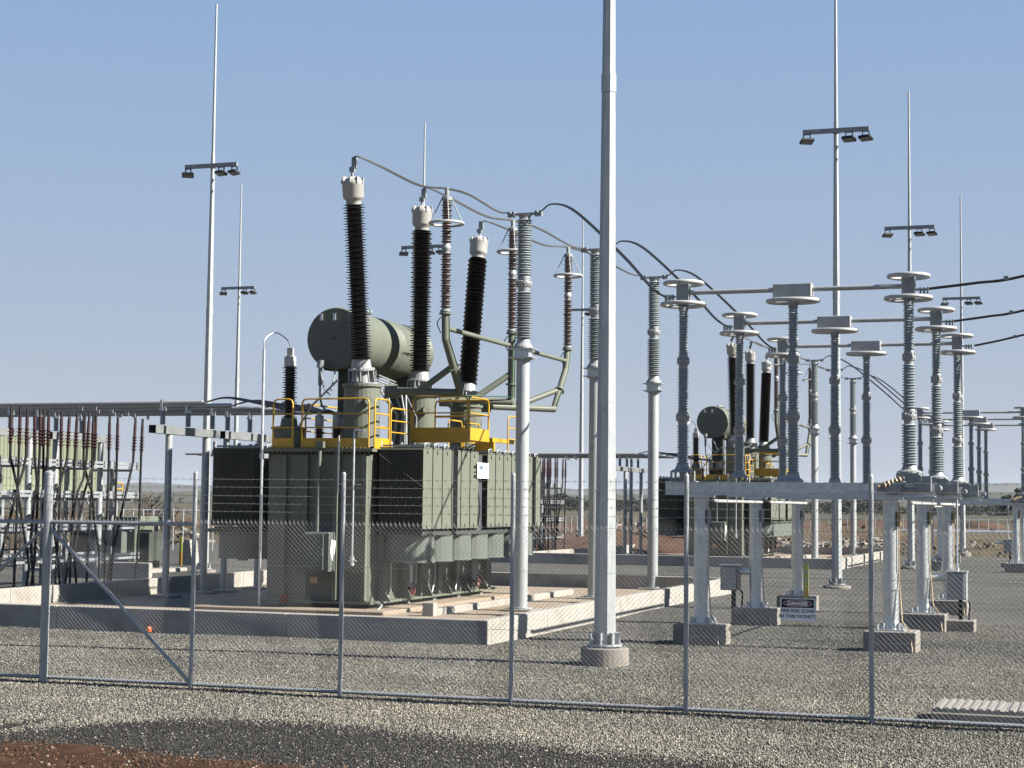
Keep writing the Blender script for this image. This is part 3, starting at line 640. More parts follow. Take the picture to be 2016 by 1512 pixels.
# ------------------------------------------------------------------ tapered lighting masts
def make_mast(loc, label, foot='round'):
    a, b = loc; t = thing('lighting_mast', (a, b, 0), label, 'lighting mast', 'galvanised lighting masts')
    f = MB()
    if foot == 'round': f.lathe([(.36, -.2), (.36, .27), (.345, .285)], (a, b, 0), n=28, smooth=False)
    else: f.lathe([(.42, -.2), (.42, .05), (.38, .09)], (a, b, 0), n=20)
    z0 = .285 if foot == 'round' else .09
    f.build('footing', 'footing', t)
    p = MB(); p.lathe([(.26, z0+.02), (.26, z0+.05)], (a, b, 0), n=16); p.lathe([(.167, z0+.05), (.108, 8.75)], (a, b, 0), n=8, ph=.62)
    for k in range(8):
        e = Vector((math.cos(k*PI/4), math.sin(k*PI/4), 0)); p.cyl(Vector((a, b, z0))+e*.22, Vector((a, b, z0+.14))+e*.22, .018, n=6)
        p.box(a+e.x*.19-.05, a+e.x*.19+.05, b+e.y*.19-.006, b+e.y*.19+.006, z0+.05, z0+.22, k*PI/4)
    p.build('base_pole', 'galv_pole', t)
    p = MB(); p.lathe([(.118, 8.7), (.118, 8.98)], (a, b, 0), n=8, ph=.62); p.lathe([(.106, 8.98), (.068, 14.2)], (a, b, 0), n=8, ph=.62); p.build('upper_pole', 'galv_pole', t)
    p = MB(); p.cyl((a, b, 14.2), (a, b, 19.52), .06, .036, n=8); p.build('lightning_rod', 'galv_pole', t)
    p = MB(); p.box(a-.98, a+1.02, b-.2, b-.11, 13.78, 13.92); p.box(a-.1, a+.1, b-.11, b+.1, 13.8, 13.9); p.build('crossarm', 'galv_dull', t)
    for x, y, rz in ((-.86, -.16, .5), (.42, -.16, -.25), (.92, -.16, -.4)):
        o = Vector((a+x, b+y, 13.78)); l = MB()
        for q in (-.1, .1): l.box(o.x+q-.015, o.x+q+.015, o.y-.02, o.y+.02, o.z-.16, o.z)
        l.box(o.x-.1, o.x+.1, o.y-.02, o.y+.02, o.z-.02, o.z)
        R = Matrix.Rotation(rz, 3, 'Z') @ Matrix.Rotation(-.35, 3, 'X')
        def bx(x0, x1, y0, y1, z0, z1):
            m = MB(); m.bbox(x0, x1, y0, y1, z0, z1, .02); return [o + Vector((0, -.02, -.2)) + R @ Vector(p) for p in m.v], m.f
        l.add(*bx(-.2, .2, -.14, .14, -.05, .03)); fl = l.build('floodlight', 'lamp', t)
        g = MB(); g.add(*bx(-.17, .17, -.11, .11, -.06, -.05)); g.build('lens', 'glass', fl)
    return t
MASTS = [((2.87, -2.78), 'thick tapered mast in the centre, nearest of all, standing on a round concrete footing', 'round'),
 ((-18.96, 24.1), 'tallest-looking mast at the left, with three floodlights, left of the nearest transformer', 'flat'),
 ((-34.24, 54.6), 'short-looking far mast just right of the tall left mast', 'flat'),
 ((-19.0, 43.35), 'mast whose thin tip rises above the middle bushing of the nearest transformer', 'flat'),
 ((-19.27, 68.9), 'thin far mast rising just left of the thick central mast, behind the post insulators', 'flat'),
 ((2.23, 24.5), 'tall mast on the right with three floodlights, behind the switch box of the middle phase', 'flat'),
 ((2.34, 43.6), 'mast behind the right-hand end insulator of the nearest switch phase', 'flat'),
 ((2.39, 68.5), 'farthest mast of the right-hand row, shortest in view, near the right edge', 'flat')]
for l, lab, ft in MASTS: make_mast(l, lab, ft)

# ------------------------------------------------------------------ grey insulator pieces
def joint(mb, o, z0, z1, r):       # metal flange pair between two porcelain sections
    h = z1-z0; mb.lathe([(r*.78, z0), (r*.86, z0+.04*h), (r*.92, z0+.25*h), (r*1.12, z0+.34*h), (r*1.28, z0+.5*h), (r*1.28, z0+.62*h), (r*.95, z0+.68*h), (r*1.0, z0+.9*h), (r*.8, z1)], o, n=18)
    for q in range(6):
        e = Vector((math.cos(q*PI/3), math.sin(q*PI/3), 0))*r*1.12; p = Vector(o)+e; mb.cyl(p+Vector((0, 0, z0+.3*h)), p+Vector((0, 0, z0+.78*h)), .014, n=5)

# ------------------------------------------------------------------ post insulators between transformer and switch
def make_post(a, b, label):
    t = thing('post_insulator', (a, b, 0), label, 'post insulator', 'post insulators on round steel columns')
    f = MB(); f.bbox(a-.36, a+.36, b-.36, b+.36, -.1, .1, .02); f.build('footing', 'footing', t)
    p = MB(); p.cyl((a, b, .1), (a, b, .13), .26, n=26); p.cyl((a, b, .131), (a, b, 5.625), .15, n=30); p.cyl((a, b, 5.626), (a, b, 5.66), .21, n=26)
    o = MB(); o.box(a-.27, a+.27, b-.2, b+.2, 5.66, 5.68); o.box(a-.17, a+.17, b-.13, b+.13, 5.68, 5.86); o.box(a-.27, a+.27, b-.2, b+.2, 5.86, 5.88)
    p.build('column', 'galv_pole', t); o.build('mounting_box', 'galv', t)
    m = MB(); m.lathe([(.22, 5.88), (.22, 5.92), (.16, 6.0), (.14, 6.1)], (a, b, 0), n=18); m.build('flange', 'cement', t); m = MB(); joint(m, (a, b, 0), 7.16, 7.52, .15); m.build('flange', 'cement', t); m = MB(); m.lathe([(.09, 8.78), (.12, 8.82), (.12, 8.84), (.17, 8.9)], (a, b, 0), n=18); m.build('flange', 'cement', t)
    for z0, z1, rs in ((6.1, 7.16, .195), (7.52, 8.8, .175)):
        s = MB(); s.sheds((a, b, 0), (0, 0, 1), z0, z1, .13, rs, .056, 20, .012); s.build('porcelain', 'greyp', t)
    q = MB(); q.box(a-.4, a+.42, b-.04, b+.04, 8.9, 8.945)
    for x in (-.36, -.26, .28, .38): q.box(a+x-.03, a+x+.03, b-.06, b+.06, 8.86, 8.98)
    q.build('terminal_bar', 'galv_dull', t); return t
PB = (8.6, 14.2, 19.8)
POSTS = [make_post(-2.35, PB[0], 'nearest grey post insulator on a round steel column, right of the radiators'),
 make_post(-2.32, PB[1], 'grey post insulator mostly hidden behind the thick central mast'),
 make_post(-2.24, PB[2], 'grey post insulator on a round column just right of the thick central mast')]
FAR = ['grey post insulator by the farther transformer, hidden between the switch insulators', 'grey post insulator standing alone right of the farther transformer, behind the middle-phase switch', 'farthest grey post insulator, behind the near right-hand switch insulators']
for p, l in zip(POSTS, FAR): dup(p, BAY, l)

# ------------------------------------------------------------------ disconnector switch phases
def make_switch(b, label, mech, dx=0):
    t = thing('disconnector', (4.85, b, 0), label, 'disconnector switch', 'disconnector phases with grey insulators')
    XL, XC, XR = 2.88+dx, 4.84+dx, 6.82+dx*.5
    for x in (3.22+dx, 6.5):
        f = MB(); f.bbox(x-.42, x+.45, b-.37, b+.37, -.2, .345, .015); f.build('footing', 'footing', t)
        c = MB(); c.box(x-.24, x+.24, b-.24, b+.24, .346, .37); c.cyl((x, b, .37), (x, b, .52), .15, .128, n=32); c.cyl((x, b, .52), (x, b, 2.56), .128, n=32); c.box(x-.2, x+.2, b-.2, b+.2, 2.56, 2.6)
        for k in range(4): e = Vector((.2*(1 if k % 2 else -1), .2*(1 if k > 1 else -1), 0)); c.cyl(Vector((x, b, .33))+e, Vector((x, b, .45))+e, .02, n=6)
        for k in range(4): c.box(x-.19, x+.19, b-.005, b+.005, .37, .47, k*PI/4+.2)
        c.cyl((x, b, 1.03), (x, b, 1.3), .143, n=32)
        c.build('column', 'galv', t)
        w = MB(); w.tube([(x+.145, b-.07, 2.5), (x+.145, b-.07, 1.2), (x+.2, b-.12, .5), (x+.34, b-.3, .36), (x+.4, b-.42, .02)], .012, 5); w.box(x+.125, x+.18, b-.11, b-.03, 2.1, 2.36)
        w.build('earth_strap', 'band' if x > 5 else 'galv_dull', t)
    m = MB(); m.box(2.6, 7.25, b-.14, b+.14, 2.6, 2.612); m.box(2.6, 7.25, b-.14, b-.128, 2.612, 2.82); m.box(2.6, 7.25, b+.128, b+.14, 2.612, 2.82); m.box(2.6, 7.25, b-.14, b+.14, 2.82, 2.832)
    m.box(2.6, 7.25, b-.19, b-.14, 2.601, 2.615)
    m.build('beam', 'galv', t)
    def stack(x, kind):
        o = Vector((x, b, 0)); m = MB()
        zb = 2.832
        if kind != 'c':
            m.lathe([(.21, 3.0), (.21, 3.03), (.14, 3.06), (.1, 3.16)], o, n=18)
            for k in range(4): e = Vector((.17*(1 if k % 2 else -1), .15*(1 if k > 1 else -1), 0)); m.cyl(o+e+Vector((0, 0, zb)), o+e+Vector((0, 0, 3.02)), .022, n=6)
            m.box(x-.24, x+.24, b-.2, b+.2, zb, zb+.015); m.cyl((x, b, zb), (x, b, 3.0), .06, n=10)
        else: m.lathe([(.19, zb), (.19, zb+.03), (.13, zb+.08), (.1, 3.0)], o, n=18)
        z1 = 3.14 if kind != 'c' else 2.98
        st = m.build('insulator_stack', 'cement', t)
        m = MB(); joint(m, o, 3.83, 4.1, .1); m.build('flange', 'cement', st); m = MB(); joint(m, o, 4.84, 5.1, .088); m.build('flange', 'cement', st)
        MB().lathe([(.07, 5.88), (.085, 5.9), (.085, 5.96)], o, n=14).build('flange', 'cement', st)
        for z0, z2, rc, rs in (((z1, 3.84, .097, .14), (4.1, 4.86, .085, .12), (5.1, 5.9, .072, .1)) if kind == 'r' else ((z1, 3.84, .08, .114), (4.1, 4.86, .074, .105), (5.1, 5.9, .066, .094))):
            s = MB(); s.sheds(o, (0, 0, 1), z0, z2, rc, rs, .0465, 18, .008); s.build('porcelain', 'greyp', st)
        if kind == 'c':
            r = MB(); r.torus(o+Vector((0, 0, 6.0)), .44, .3, .04, 40, 8)
            r.box(x-.44, x+.44, b-.03, b+.03, 5.965, 5.985); r.build('grading_ring', 'alu_ring', st)
            h = MB(); h.bbox(x-.34, x+.34, b-.12, b+.12, 6.06, 6.3, .015); h.box(x-.1, x+.1, b-.08, b+.08, 5.96, 6.06); h.build('contact_housing', 'alu', st)
        else:
            r = MB(); r.torus(o+Vector((0, 0, 5.99)), .385, .385, .036, 36, 8); r.box(x-.38, x+.38, b-.025, b+.025, 5.965, 5.98); r.build('grading_ring', 'alu_ring', st)
            r = MB(); r.torus(o+Vector((0, 0, 6.37)), .335, .335, .036, 36, 8); r.box(x-.33, x+.33, b-.02, b+.02, 6.36, 6.375)
            r.box(x-.03, x+.03, b-.3, b-.285, 6.3, 6.37); r.build('grading_ring', 'alu_ring', st)
            h = MB(); h.box(x-.11, x+.11, b-.09, b+.09, 5.98, 6.12); h.box(x-.11, x+.11, b-.09, b-.07, 6.12, 6.32); h.box(x-.11, x+.11, b+.07, b+.09, 6.12, 6.32); h.box(x-.11, x+.11, b-.09, b+.09, 6.32, 6.35)
            for k in range(4): h.box(x-.08, x+.08, b-.07, b+.07, 6.14+.045*k, 6.155+.045*k)
            sgn = -1 if kind == 'l' else 1
            h.box(x+sgn*.12-.03, x+sgn*.3+.03, b-.04, b+.04, 6.12, 6.15)
            for k in range(3): h.box(x+sgn*(.2+.06*k)-.015, x+sgn*(.2+.06*k)+.015, b-.05, b+.05, 6.06, 6.17)
            h.build('jaw_contact', 'galv_dull', st)
    stack(XL, 'l'); stack(XC, 'c'); stack(XR, 'r')
    for x0, x1 in ((XL+.1, XC-.34), (XC+.34, XR-.1)):
        d = MB(); d.cyl((x0, b, 6.2), (x1, b, 6.2), .042, n=14); d.build('switch_blade', 'alu', t)
    d = MB()     # operating gear on the right-hand end of the beam
    d.box(6.45, 6.72, b-.3, b-.15, 2.66, 2.86); d.cyl((6.3, b-.24, 2.72), (7.15, b-.24, 2.72), .035, n=8); d.box(6.98, 7.2, b-.28, b-.15, 2.7, 2.95)
    d.cyl((6.95, b-.3, 2.9), (6.95, b-.16, 2.9), .1, n=14); d.box(6.62, 6.9, b-.22, b-.142, 2.86, 3.0); d.cyl((7.3, b-.1, 2.75), (7.3, b+.2, 2.75), .05, n=10)
    d.build('operating_gear', 'galv_dull', t)
    if mech:
        d = MB(); d.cyl((6.34, b-.36, 2.76), (6.9, b-.1, 2.98), .026, n=8); e = d.build('earth_switch_arm', 'band', t)
        for k in range(8):
            q = Vector((6.4, b-.34, 2.78)).lerp(Vector((6.9, b-.1, 2.98)), (k+.6)/8.4); ax = Vector((.5, .24, .2)).normalized(); MB().cyl(q, q+ax*.022, .058, .045, n=12).build('shed', 'band', e)
    return t
SB = (2.1, 7.4, 12.8)
SW = [make_switch(SB[0], 'nearest disconnector phase, three grey insulators on one beam with the lowest plinths', True),
      make_switch(SB[1], 'middle disconnector phase of the near row, its blade second highest', False, -.08),
      make_switch(SB[2], 'rear disconnector phase of the near row, with the lowest blade', False, -.16)]
FL = ['far-row disconnector phase with its blade highest, by the right edge', 'far-row disconnector phase whose blade is the middle of the three, by the right edge', 'far-row disconnector phase whose blade is lowest, by the right edge']
for s, l in zip(SW, FL): dup(s, BAY, l)
def rods(label):
    t = thing('linkage_rods', (4.8, 7.4, 2.5), label, 'linkage rod', 'gang linkage rods between switch phases')
    for x, ys in ((3.34, ((2.5, 7.0), (7.8, 12.4))), (6.78, ((2.5, 7.0), (7.8, 12.4)))):
        for y0, y1 in ys: MB().tube([(x, y0, 2.52), (x, y0+.2, 2.5), (x, y1, 2.5)], .03, 8).build('rod', 'alu_ring', t)
    return t
rd = rods('pale linkage rods slung under the near row of switch beams'); dup(rd, BAY, 'pale linkage rods slung under the far row of switch beams')

# ------------------------------------------------------------------ control cabinets of the switches
def cabinet(x0, x1, z0, z1, b, colx, label, foot=None, rod=None, grp='switch drive cabinets'):
    xc = (x0+x1)/2; t = thing('drive_cabinet', (xc, b, 0), label, 'control cabinet', grp); m = MB(); m.bbox(x0, x1, b-.2, b+.16, z0, z1, .012); m.build('body', 'green_cab' if foot is None else 'galv_dull', t)
    m = MB(); m.bbox(x0+.02, x1-.04, b-.222, b-.203, z0+.02, z1-.03, .008); m.box(x1-.06, x1-.045, b-.235, b-.222, (z0+z1)/2-.05, (z0+z1)/2+.05); m.build('door', 'galv_dull', t)
    m = MB(); m.box(x0-.02, x1+.02, b-.24, b+.18, z1+.001, z1+.02); m.build('hood', 'galv', t)
    m = MB(); m.cyl((x1 if colx > x1 else x0, b, z1-.12), (colx, b, z1-.12), .07, n=12); m.build('bracket_pipe', 'galv', t)
    m = MB(); m.box(xc+.02, xc+.1, b-.06, b+.02, .05, z0); m.tube(spline([(xc+.2, b, z0), (xc+.24, b, z0-.1), (xc+.22, b, .3), (xc+.25, b, 0)]), .02); m.build('cable_duct', 'rubber', t)
    if rod:
        m = MB(); m.cyl((xc, b, z1+.02), (xc, b, rod), .022, n=8); m.cyl((xc, b, z1+.02), (xc, b, z1+.09), .04, n=10); m.build('drive_shaft', 'galv', t)
    if foot:
        m = MB(); m.bbox(xc-.3, xc+.34, b-.3, b+.3, -.1, .22, .015); m.build('footing', 'footing', t)
    return t
cabinet(2.46, 2.82, .7, 1.2, 7.35, 3.1, 'pale grey drive cabinet bracketed to the left leg of the middle switch phase')
c2 = cabinet(6.95, 7.33, .62, 1.16, 7.6, 6.6, 'grey drive cabinet on a small plinth, with a shaft rising from its hood', True, 2.6)
dup(c2, (-1.2, 39.5, 0), 'farther small grey drive cabinet at the right edge')

# ------------------------------------------------------------------ overhead jumpers and conductors
def conductor(pts, label, name='jumper_cable', r=.017, twin=.0, mat='alu_dark', grp='high-voltage jumpers', clamp=True):
    p0 = Vector(pts[0]); t = thing(name, p0, label, 'conductor', grp); sp = spline(pts, 9)
    offs = [Vector((0, 0, 0))] if not twin else [Vector((0, twin, 0)), Vector((0, -twin, -.03))]
    for o in offs: MB().tube([p+o*math.sin(PI*min(1, max(0, i/(len(sp)-1)))) if twin else p for i, p in enumerate(sp)], r, 6).build('strand', mat, t)
    return t
CAPS = [(-5.58, 6.34, 9.94), (-5.58, 10.45, 9.98), (-5.58, 14.54, 9.82)]
ATOP = [(-3.9, 7.75, 9.44), (-3.9, 12.25, 9.44), (-3.9, 16.86, 9.44)]
SWL = [(2.55, SB[0], 6.13), (2.55, SB[1], 6.13), (2.55, SB[2], 6.13)]
ph = ('front', 'middle', 'rear'); cond = []
for i in range(3):
    c, a, s = (Vector(q) for q in (CAPS[i], ATOP[i], SWL[i])); pl = Vector((-2.35+.07*i-.36, PB[i], 8.96)); pr = Vector((-2.35+.07*i+.38, PB[i], 8.96))
    cond.append(conductor([c, c+Vector((.16, 0, .02)), c.lerp(a, .3)+Vector((0, 0, .02)), c.lerp(a, .7)-Vector((0, 0, .12)), a, a.lerp(pl, .35)+Vector((0, 0, .06)), a.lerp(pl, .8)+Vector((0, 0, -.06)), pl], 'dark jumper cable from the %s bushing of the nearest transformer to a post' % ph[i], r=.0165, twin=.045))
    cond.append(conductor([pr, pr+Vector((.35, -.25, .12)), pr.lerp(s, .32)+Vector((0, 0, .52)), pr.lerp(s, .7)+Vector((0, 0, .26)), s+Vector((-.35, .3, .25)), s], 'dark jumper cable falling from the %s near post insulator to its switch phase' % ph[i], r=.0165, twin=.045))
for i in range(3):
    dup(cond[2*i], BAY, 'thin jumper from the %s bushing of the farther transformer to its post' % ph[i]); dup(cond[2*i+1], BAY, 'thin jumper falling from the %s far post insulator to the far-row switch' % ph[i])
for i, (py, lab) in enumerate(((543, 'top dark conductor rising from the nearest switch to the right edge'), (611, 'middle dark conductor rising to the right edge'), (659, 'lowest dark conductor rising to the right edge'))):
    a = Vector((7.12, SB[i], 6.14)); e = onY(2016, py, SB[i]); far = Vector((12.6, SB[i], 7.4)); ts = conductor([a, a.lerp(e, .5)+Vector((0, 0, -.01)), e, e.lerp(far, .5)+Vector((0, 0, -.03)), far], lab, 'line_conductor', .026, 0, 'alu_dark', 'outgoing conductors')
    m = MB(); q = a.lerp(e, .82); m.box(q.x-.04, q.x+.04, q.y-.035, q.y+.035, q.z-.03, q.z+.035); m.build('spacer_clamp', 'galv_dull', ts)

# ------------------------------------------------------------------ low-voltage busbars, their supports, cable racks
BUSB = (8.93, 10.15, 11.38, 12.19, 13.42)
def bus_support(b0, b1, cols, ins, x, label):
    t = thing('busbar_support', (x, (b0+b1)/2, 0), label, 'busbar support', 'busbar support frames')
    m = MB(); z0, z1 = 4.03, 4.2
    for q in ((x-.1, x-.088, z0, z1), (x+.088, x+.1, z0, z1), (x-.1, x+.1, z0-.012, z0), (x-.1, x+.1, z1, z1+.012)): m.box(q[0], q[1], b0, b1, q[2], q[3])
    m.build('beam', 'galv_beam', t)
    for b in cols:
        m = MB(); m.cyl((x, b, .12), (x, b, 4.01), .085, n=18); m.box(x-.18, x+.18, b-.18, b+.18, .1, .12); m.build('column', 'galv_pole', t)
        f = MB(); f.bbox(x-.3, x+.3, b-.3, b+.3, -.1, .1, .015); f.build('footing', 'footing', t)
    for b in ins:
        s = MB(); s.sheds((x, b, 0), (0, 0, 1), 4.24, 4.58, .055, .075, .05, 14); s.build('post_insulator', 'greyp', t)
        k = MB(); k.box(x-.05, x+.05, b-.09, b+.09, 4.58, 4.64); k.box(x-.03, x+.03, b-.09, b-.075, 4.64, 4.84); k.box(x-.03, x+.03, b+.075, b+.09, 4.64, 4.84); k.build('busbar_clamp', 'galv', t)
    return t
sup = [bus_support(8.46, 11.62, (9.25, 11.1), BUSB[:3], -11.69, 'busbar support frame left of the nearest transformer, nearer half on two round columns'),
       bus_support(11.9, 14.8, (12.15, 14.0), BUSB[3:], -11.69, 'busbar support frame ending right behind the left radiator of the nearest transformer'),
       bus_support(8.0, 11.6, (9.0, 11.0), BUSB[:3], -16.9, 'busbar support frame among the left cable racks, nearer half at the left edge'),
       bus_support(11.9, 14.9, (12.2, 14.4), BUSB[3:], -16.9, 'busbar support frame among the left cable racks, farther half against the green cladding')]
for s, l in zip(sup, ('far busbar support frame just right of the round post column, nearer half', 'far busbar support frame just left of the farther transformer, farther half', 'far busbar support among the distant cable racks, nearer half', 'far busbar support among the distant cable racks, farther half')): dup(s, BAY, l)
ENDS = (-10.6, -10.5, -10.3, -10.1, -9.9); bl = ('front', 'second', 'middle', 'fourth', 'rear')
for i, b in enumerate(BUSB):
    m = MB(); m.cyl((-34, b, 4.76), (ENDS[i], b, 4.76), .062, n=16); m.box(ENDS[i]-.02, ENDS[i]+.12, b-.05, b+.05, 4.74, 4.78)
    for x in (-14.0-.3*i, -13.6-.3*i): m.box(x-.01, x+.01, b-.07, b+.07, 4.6, 4.72)
    o = m.build('busbar', 'alu', None, (-22, b, 4.76)); tag(o, '%s horizontal aluminium tube of the near busbar bundle running in from the left edge' % bl[i], 'busbar', 'tubular busbars')
    c = o.copy(); COL.objects.link(c); c.location += BAY; c['label'] = '%s tube of the distant busbar bundle behind the central mast' % bl[i]
lv = []
for i, (x, y, z) in enumerate(((-6.72, 7.3, 4.36), (-6.5, 7.75, 4.36), (-6.25, 7.25, 4.36), (-6.55, 8.3, 4.36))):
    a = Vector((ENDS[i]+.1, BUSB[i], 4.78)); e = Vector((x, y, z)); 
    lv.append(conductor([a, a+Vector((.5, -.05, .1)), a.lerp(e, .35)+Vector((0, 0, .16)), a.lerp(e, .72)+Vector((0, 0, .06)), e+Vector((-.25, 0, .1)), e], '%s dark flexible lead from the near busbar ends to the small brown bushings' % bl[i], 'flexible_lead', .02, .06, 'alu_dark', 'flexible busbar leads'))
for i, q in enumerate(lv): dup(q, BAY, '%s sagging flexible lead from the distant busbar ends to the farther transformer' % bl[i])
def rack(b0, b1, gps, label, clabel):
    t = thing('cable_rack', (-16.3, (b0+b1)/2, 0), label, 'cable rack', 'galvanised cable racks')
    for x in (-15.95, -17.3):
        for z in (.85, 1.68, 2.54, 3.36):
            m = MB(); m.box(x-.025, x+.025, b0, b1, z-.085, z-.02); m.box(x-.025, x+.025, b0, b1, z+.02, z+.085); m.box(x-.05, x-.03, b0-.02, b0+.15, z-.07, z+.07)
            for k in range(3): bb = b0+.15+(b1-b0-.3)*k/2; m.box(x-.045, x+.045, bb-.05, bb+.05, z-.1, z+.1)
            m.build('cross_channel', 'galv', t)
    for b in (b0+.5, b1-.4):
        for z in (.85, 1.68, 2.54, 3.36): MB().box(-17.28, -15.98, b-.03, b+.03, z-.16, z-.1).build('side_channel', 'galv_beam', t)
        for x in (-16.62,): MB().box(x-.05, x+.05, b-.05, b+.05, .0, 3.5).build('upright', 'galv_beam', t)
    return t
rk = [rack(8.85, 11.72, (), 'nearer galvanised cable rack at the left edge, left of the thick fence post', ''),
      rack(11.85, 15.0, (), 'galvanised cable rack right of the thick fence post, against the green cladding', '')]
for o, l in zip(rk, ('distant cable rack just right of the radiators', 'distant cable rack just left of the central mast')): dup(o, BAY, l)
CABLES = [((22, 809), (20, 899), (26, 923), (35, 964), (43, 1026), (53, 1083), (57, 1119), (51, 1160)), ((40, 809), (37, 899), (35, 968), (32, 1038), (30, 1079), (27, 1160)),
 ((54, 815), (51, 897), (46, 925), (36, 956), (18, 1026), (5, 1080), (-3, 1120), (-5, 1165)), ((68, 815), (68, 899), (73, 950), (66, 1000), (60, 1060), (66, 1158)), ((79, 815), (79, 867), (75, 958), (72, 1028), (68, 1100), (61, 1157)),
 ((86, 816), (85, 918), (91, 960), (84, 1000), (95, 1060), (100, 1155)), ((96, 815), (93, 930), (91, 1020), (88, 1155)), ((121, 817), (119, 938), (116, 1028), (112, 1090), (118, 1152)), ((137, 819), (132, 903), (121, 942), (113, 975), (105, 1028), (112, 1090), (108, 1152)),
 ((152, 819), (147, 913), (145, 978), (142, 1028), (137, 1151)), ((167, 820), (164, 913), (175, 952), (181, 968), (186, 1026), (195, 1087), (195, 1147)), ((176, 820), (170, 905), (165, 940), (153, 968), (146, 1010), (141, 1060), (128, 1151)),
 ((184, 819), (181, 913), (180, 968), (176, 1034), (170, 1149)), ((189, 821), (186, 905), (176, 940), (166, 968), (156, 1028), (146, 1090), (150, 1150)), ((216, 823), (213, 950), (210, 1028), (206, 1091), (206, 1147)),
 ((232, 823), (230, 903), (226, 1030), (218, 1145)), ((267, 824), (262, 909), (249, 966), (236, 1022), (222, 1090), (212, 1146)), ((281, 824), (277, 919), (274, 1028), (267, 1145))]
ORD = 'first second third fourth fifth sixth seventh eighth ninth tenth eleventh twelfth thirteenth fourteenth fifteenth sixteenth seventeenth last'.split()
SHED = None
for n, pth in enumerate(CABLES):
    xp = -15.86 + .03*(n % 3); pts = [onX(px, py, xp) for px, py in pth]; top = pts[0].copy(); top.z = 4.7
    t = thing('power_cable', (top.x, top.y, 0), '%s black cable with a maroon shedded end, counted from the left along the left racks' % ORD[n], 'power cable', 'black cables hanging in the racks')
    path = [top] + [Vector((p.x, p.y, max(.03, p.z))) for p in pts[1:]]
    fine = [path[0]]
    for a, c in zip(path, path[1:]): fine += [a.lerp(c, .15) if a is not path[0] else a.lerp(c, .3), a.lerp(c, .85), c]
    MB().tube(fine, .035, 7).build('sheath', 'rubber', t)
    e = Vector((path[1]-path[0])).normalized(); s = MB(); s.cyl(top+e*.2, top+e*.95, .043, n=8)
    for k in range(5): s.lathe([(.04, 0), (.095, .02), (.04, .03)], top+e*(.52+.085*k), e, n=12)
    s.build('termination', 'maroon', t); MB().cyl(top, top+e*.2, .032, n=8).build('lug', 'galv', t)
    dup(t, BAY, 'thin dark cable hanging in the distant racks between radiators and central mast')
# ------------------------------------------------------------------ boundary fence
t = thing('boundary_fence', (2, -8.15, 0), 'chain-link fence with barbed wire strands running across the whole foreground', 'fence'); FB = -8.15
ZM = 2.12
def fx(px, py=1370): return onY(px, py, FB).x
for px, r in ((84, .057), (375, .0275), (669, .0275), (1006, .0275), (1350, .0275), (1716, .0275), (2110, .0275), (-210, .0275)):
    x = fx(px); m = MB(); m.cyl((x, FB, -.2), (x, FB, 2.74), r, n=14); m.lathe([(r*1.08, 0), (r*1.08, .03), (r*.5, .05)], (x, FB, 2.73), n=12)
    for z in (.25, .9, 1.6, 2.1, 2.27, 2.37, 2.47, 2.58, 2.68): m.cyl((x, FB, z-.006), (x, FB, z+.006), r+.005, n=12)
    m.build('post', 'galv_fence', t)
mb = MB(); mb.cyl((-8, FB+.03, .06), (14, FB+.03, .06), .024, n=8); mb.build('bottom_rail', 'galv_fence', t)
xa, xb, x0 = fx(84), fx(375), fx(-210)
mb = MB(); mb.cyl((x0, FB, ZM-.02), (xa, FB, ZM-.02), .024, n=8); mb.cyl((xa, FB, ZM-.02), (xb, FB, ZM-.02), .024, n=8); mb.build('brace_rail', 'galv_fence', t)
for a, c in (((xa+.06, FB, ZM-.12), (xb-.03, FB, .1)), ((xa-.06, FB, ZM-.12), (x0+.03, FB, .1))):
    mb = MB(); mb.cyl(a, c, .024, n=8); mb.lathe([(.03, 0), (.03, .08)], a, Vector(c)-Vector(a), n=8); mb.build('diagonal_brace', 'galv_fence', t)
mb = MB(); sp = .06; rr_ = random.Random(2)
for i in range(-40, 340):
    x = -7.0 + i*sp
    for s in (1, -1):
        xs, xe = x, x + s*ZM*.98
        lo, hi = -7.2, 13.2; za, zb = .05, ZM
        if max(xs, xe) < lo or min(xs, xe) > hi: continue
        y = FB - .004*s
        mb.tube([(xs+(xe-xs)*k/7, y + (.022*noise.noise(((xs+(xe-xs)*k/7)*1.1, (za+(zb-za)*k/7)*1.4, 0)) if 0 < k < 7 else 0), za+(zb-za)*k/7) for k in range(8)], .0016, 3, caps=False)
        if s == -1: mb.tube([(xe, y, zb), (xe-.012, y, zb+.03), (xe-.002, y-.005, zb+.055)], .0018, 3, caps=False)
        else: mb.tube([(xe, y, zb), (xe-.014, y, zb+.035)], .0018, 3, caps=False)
tag(mb.build('chain_mesh', 'wire', t), kind='stuff')
for k, z in enumerate((2.13, 1.6, .9, 2.27, 2.37, 2.47, 2.58, 2.68)):
    m = MB(); m.cyl((-8, FB-.012, z), (14, FB-.012, z), .002, n=4)
    if k > 2:
        x = -7.9 + .07*k
        while x < 13.9:
            m.cyl((x, FB-.012, z-.02), (x+.012, FB-.012, z+.016), .0017, n=4); m.cyl((x+.015, FB-.012, z+.018), (x+.004, FB-.012, z-.016), .0017, n=4); x += .11
    m.build('barbed_wire' if k > 2 else 'line_wire', 'wire', t)
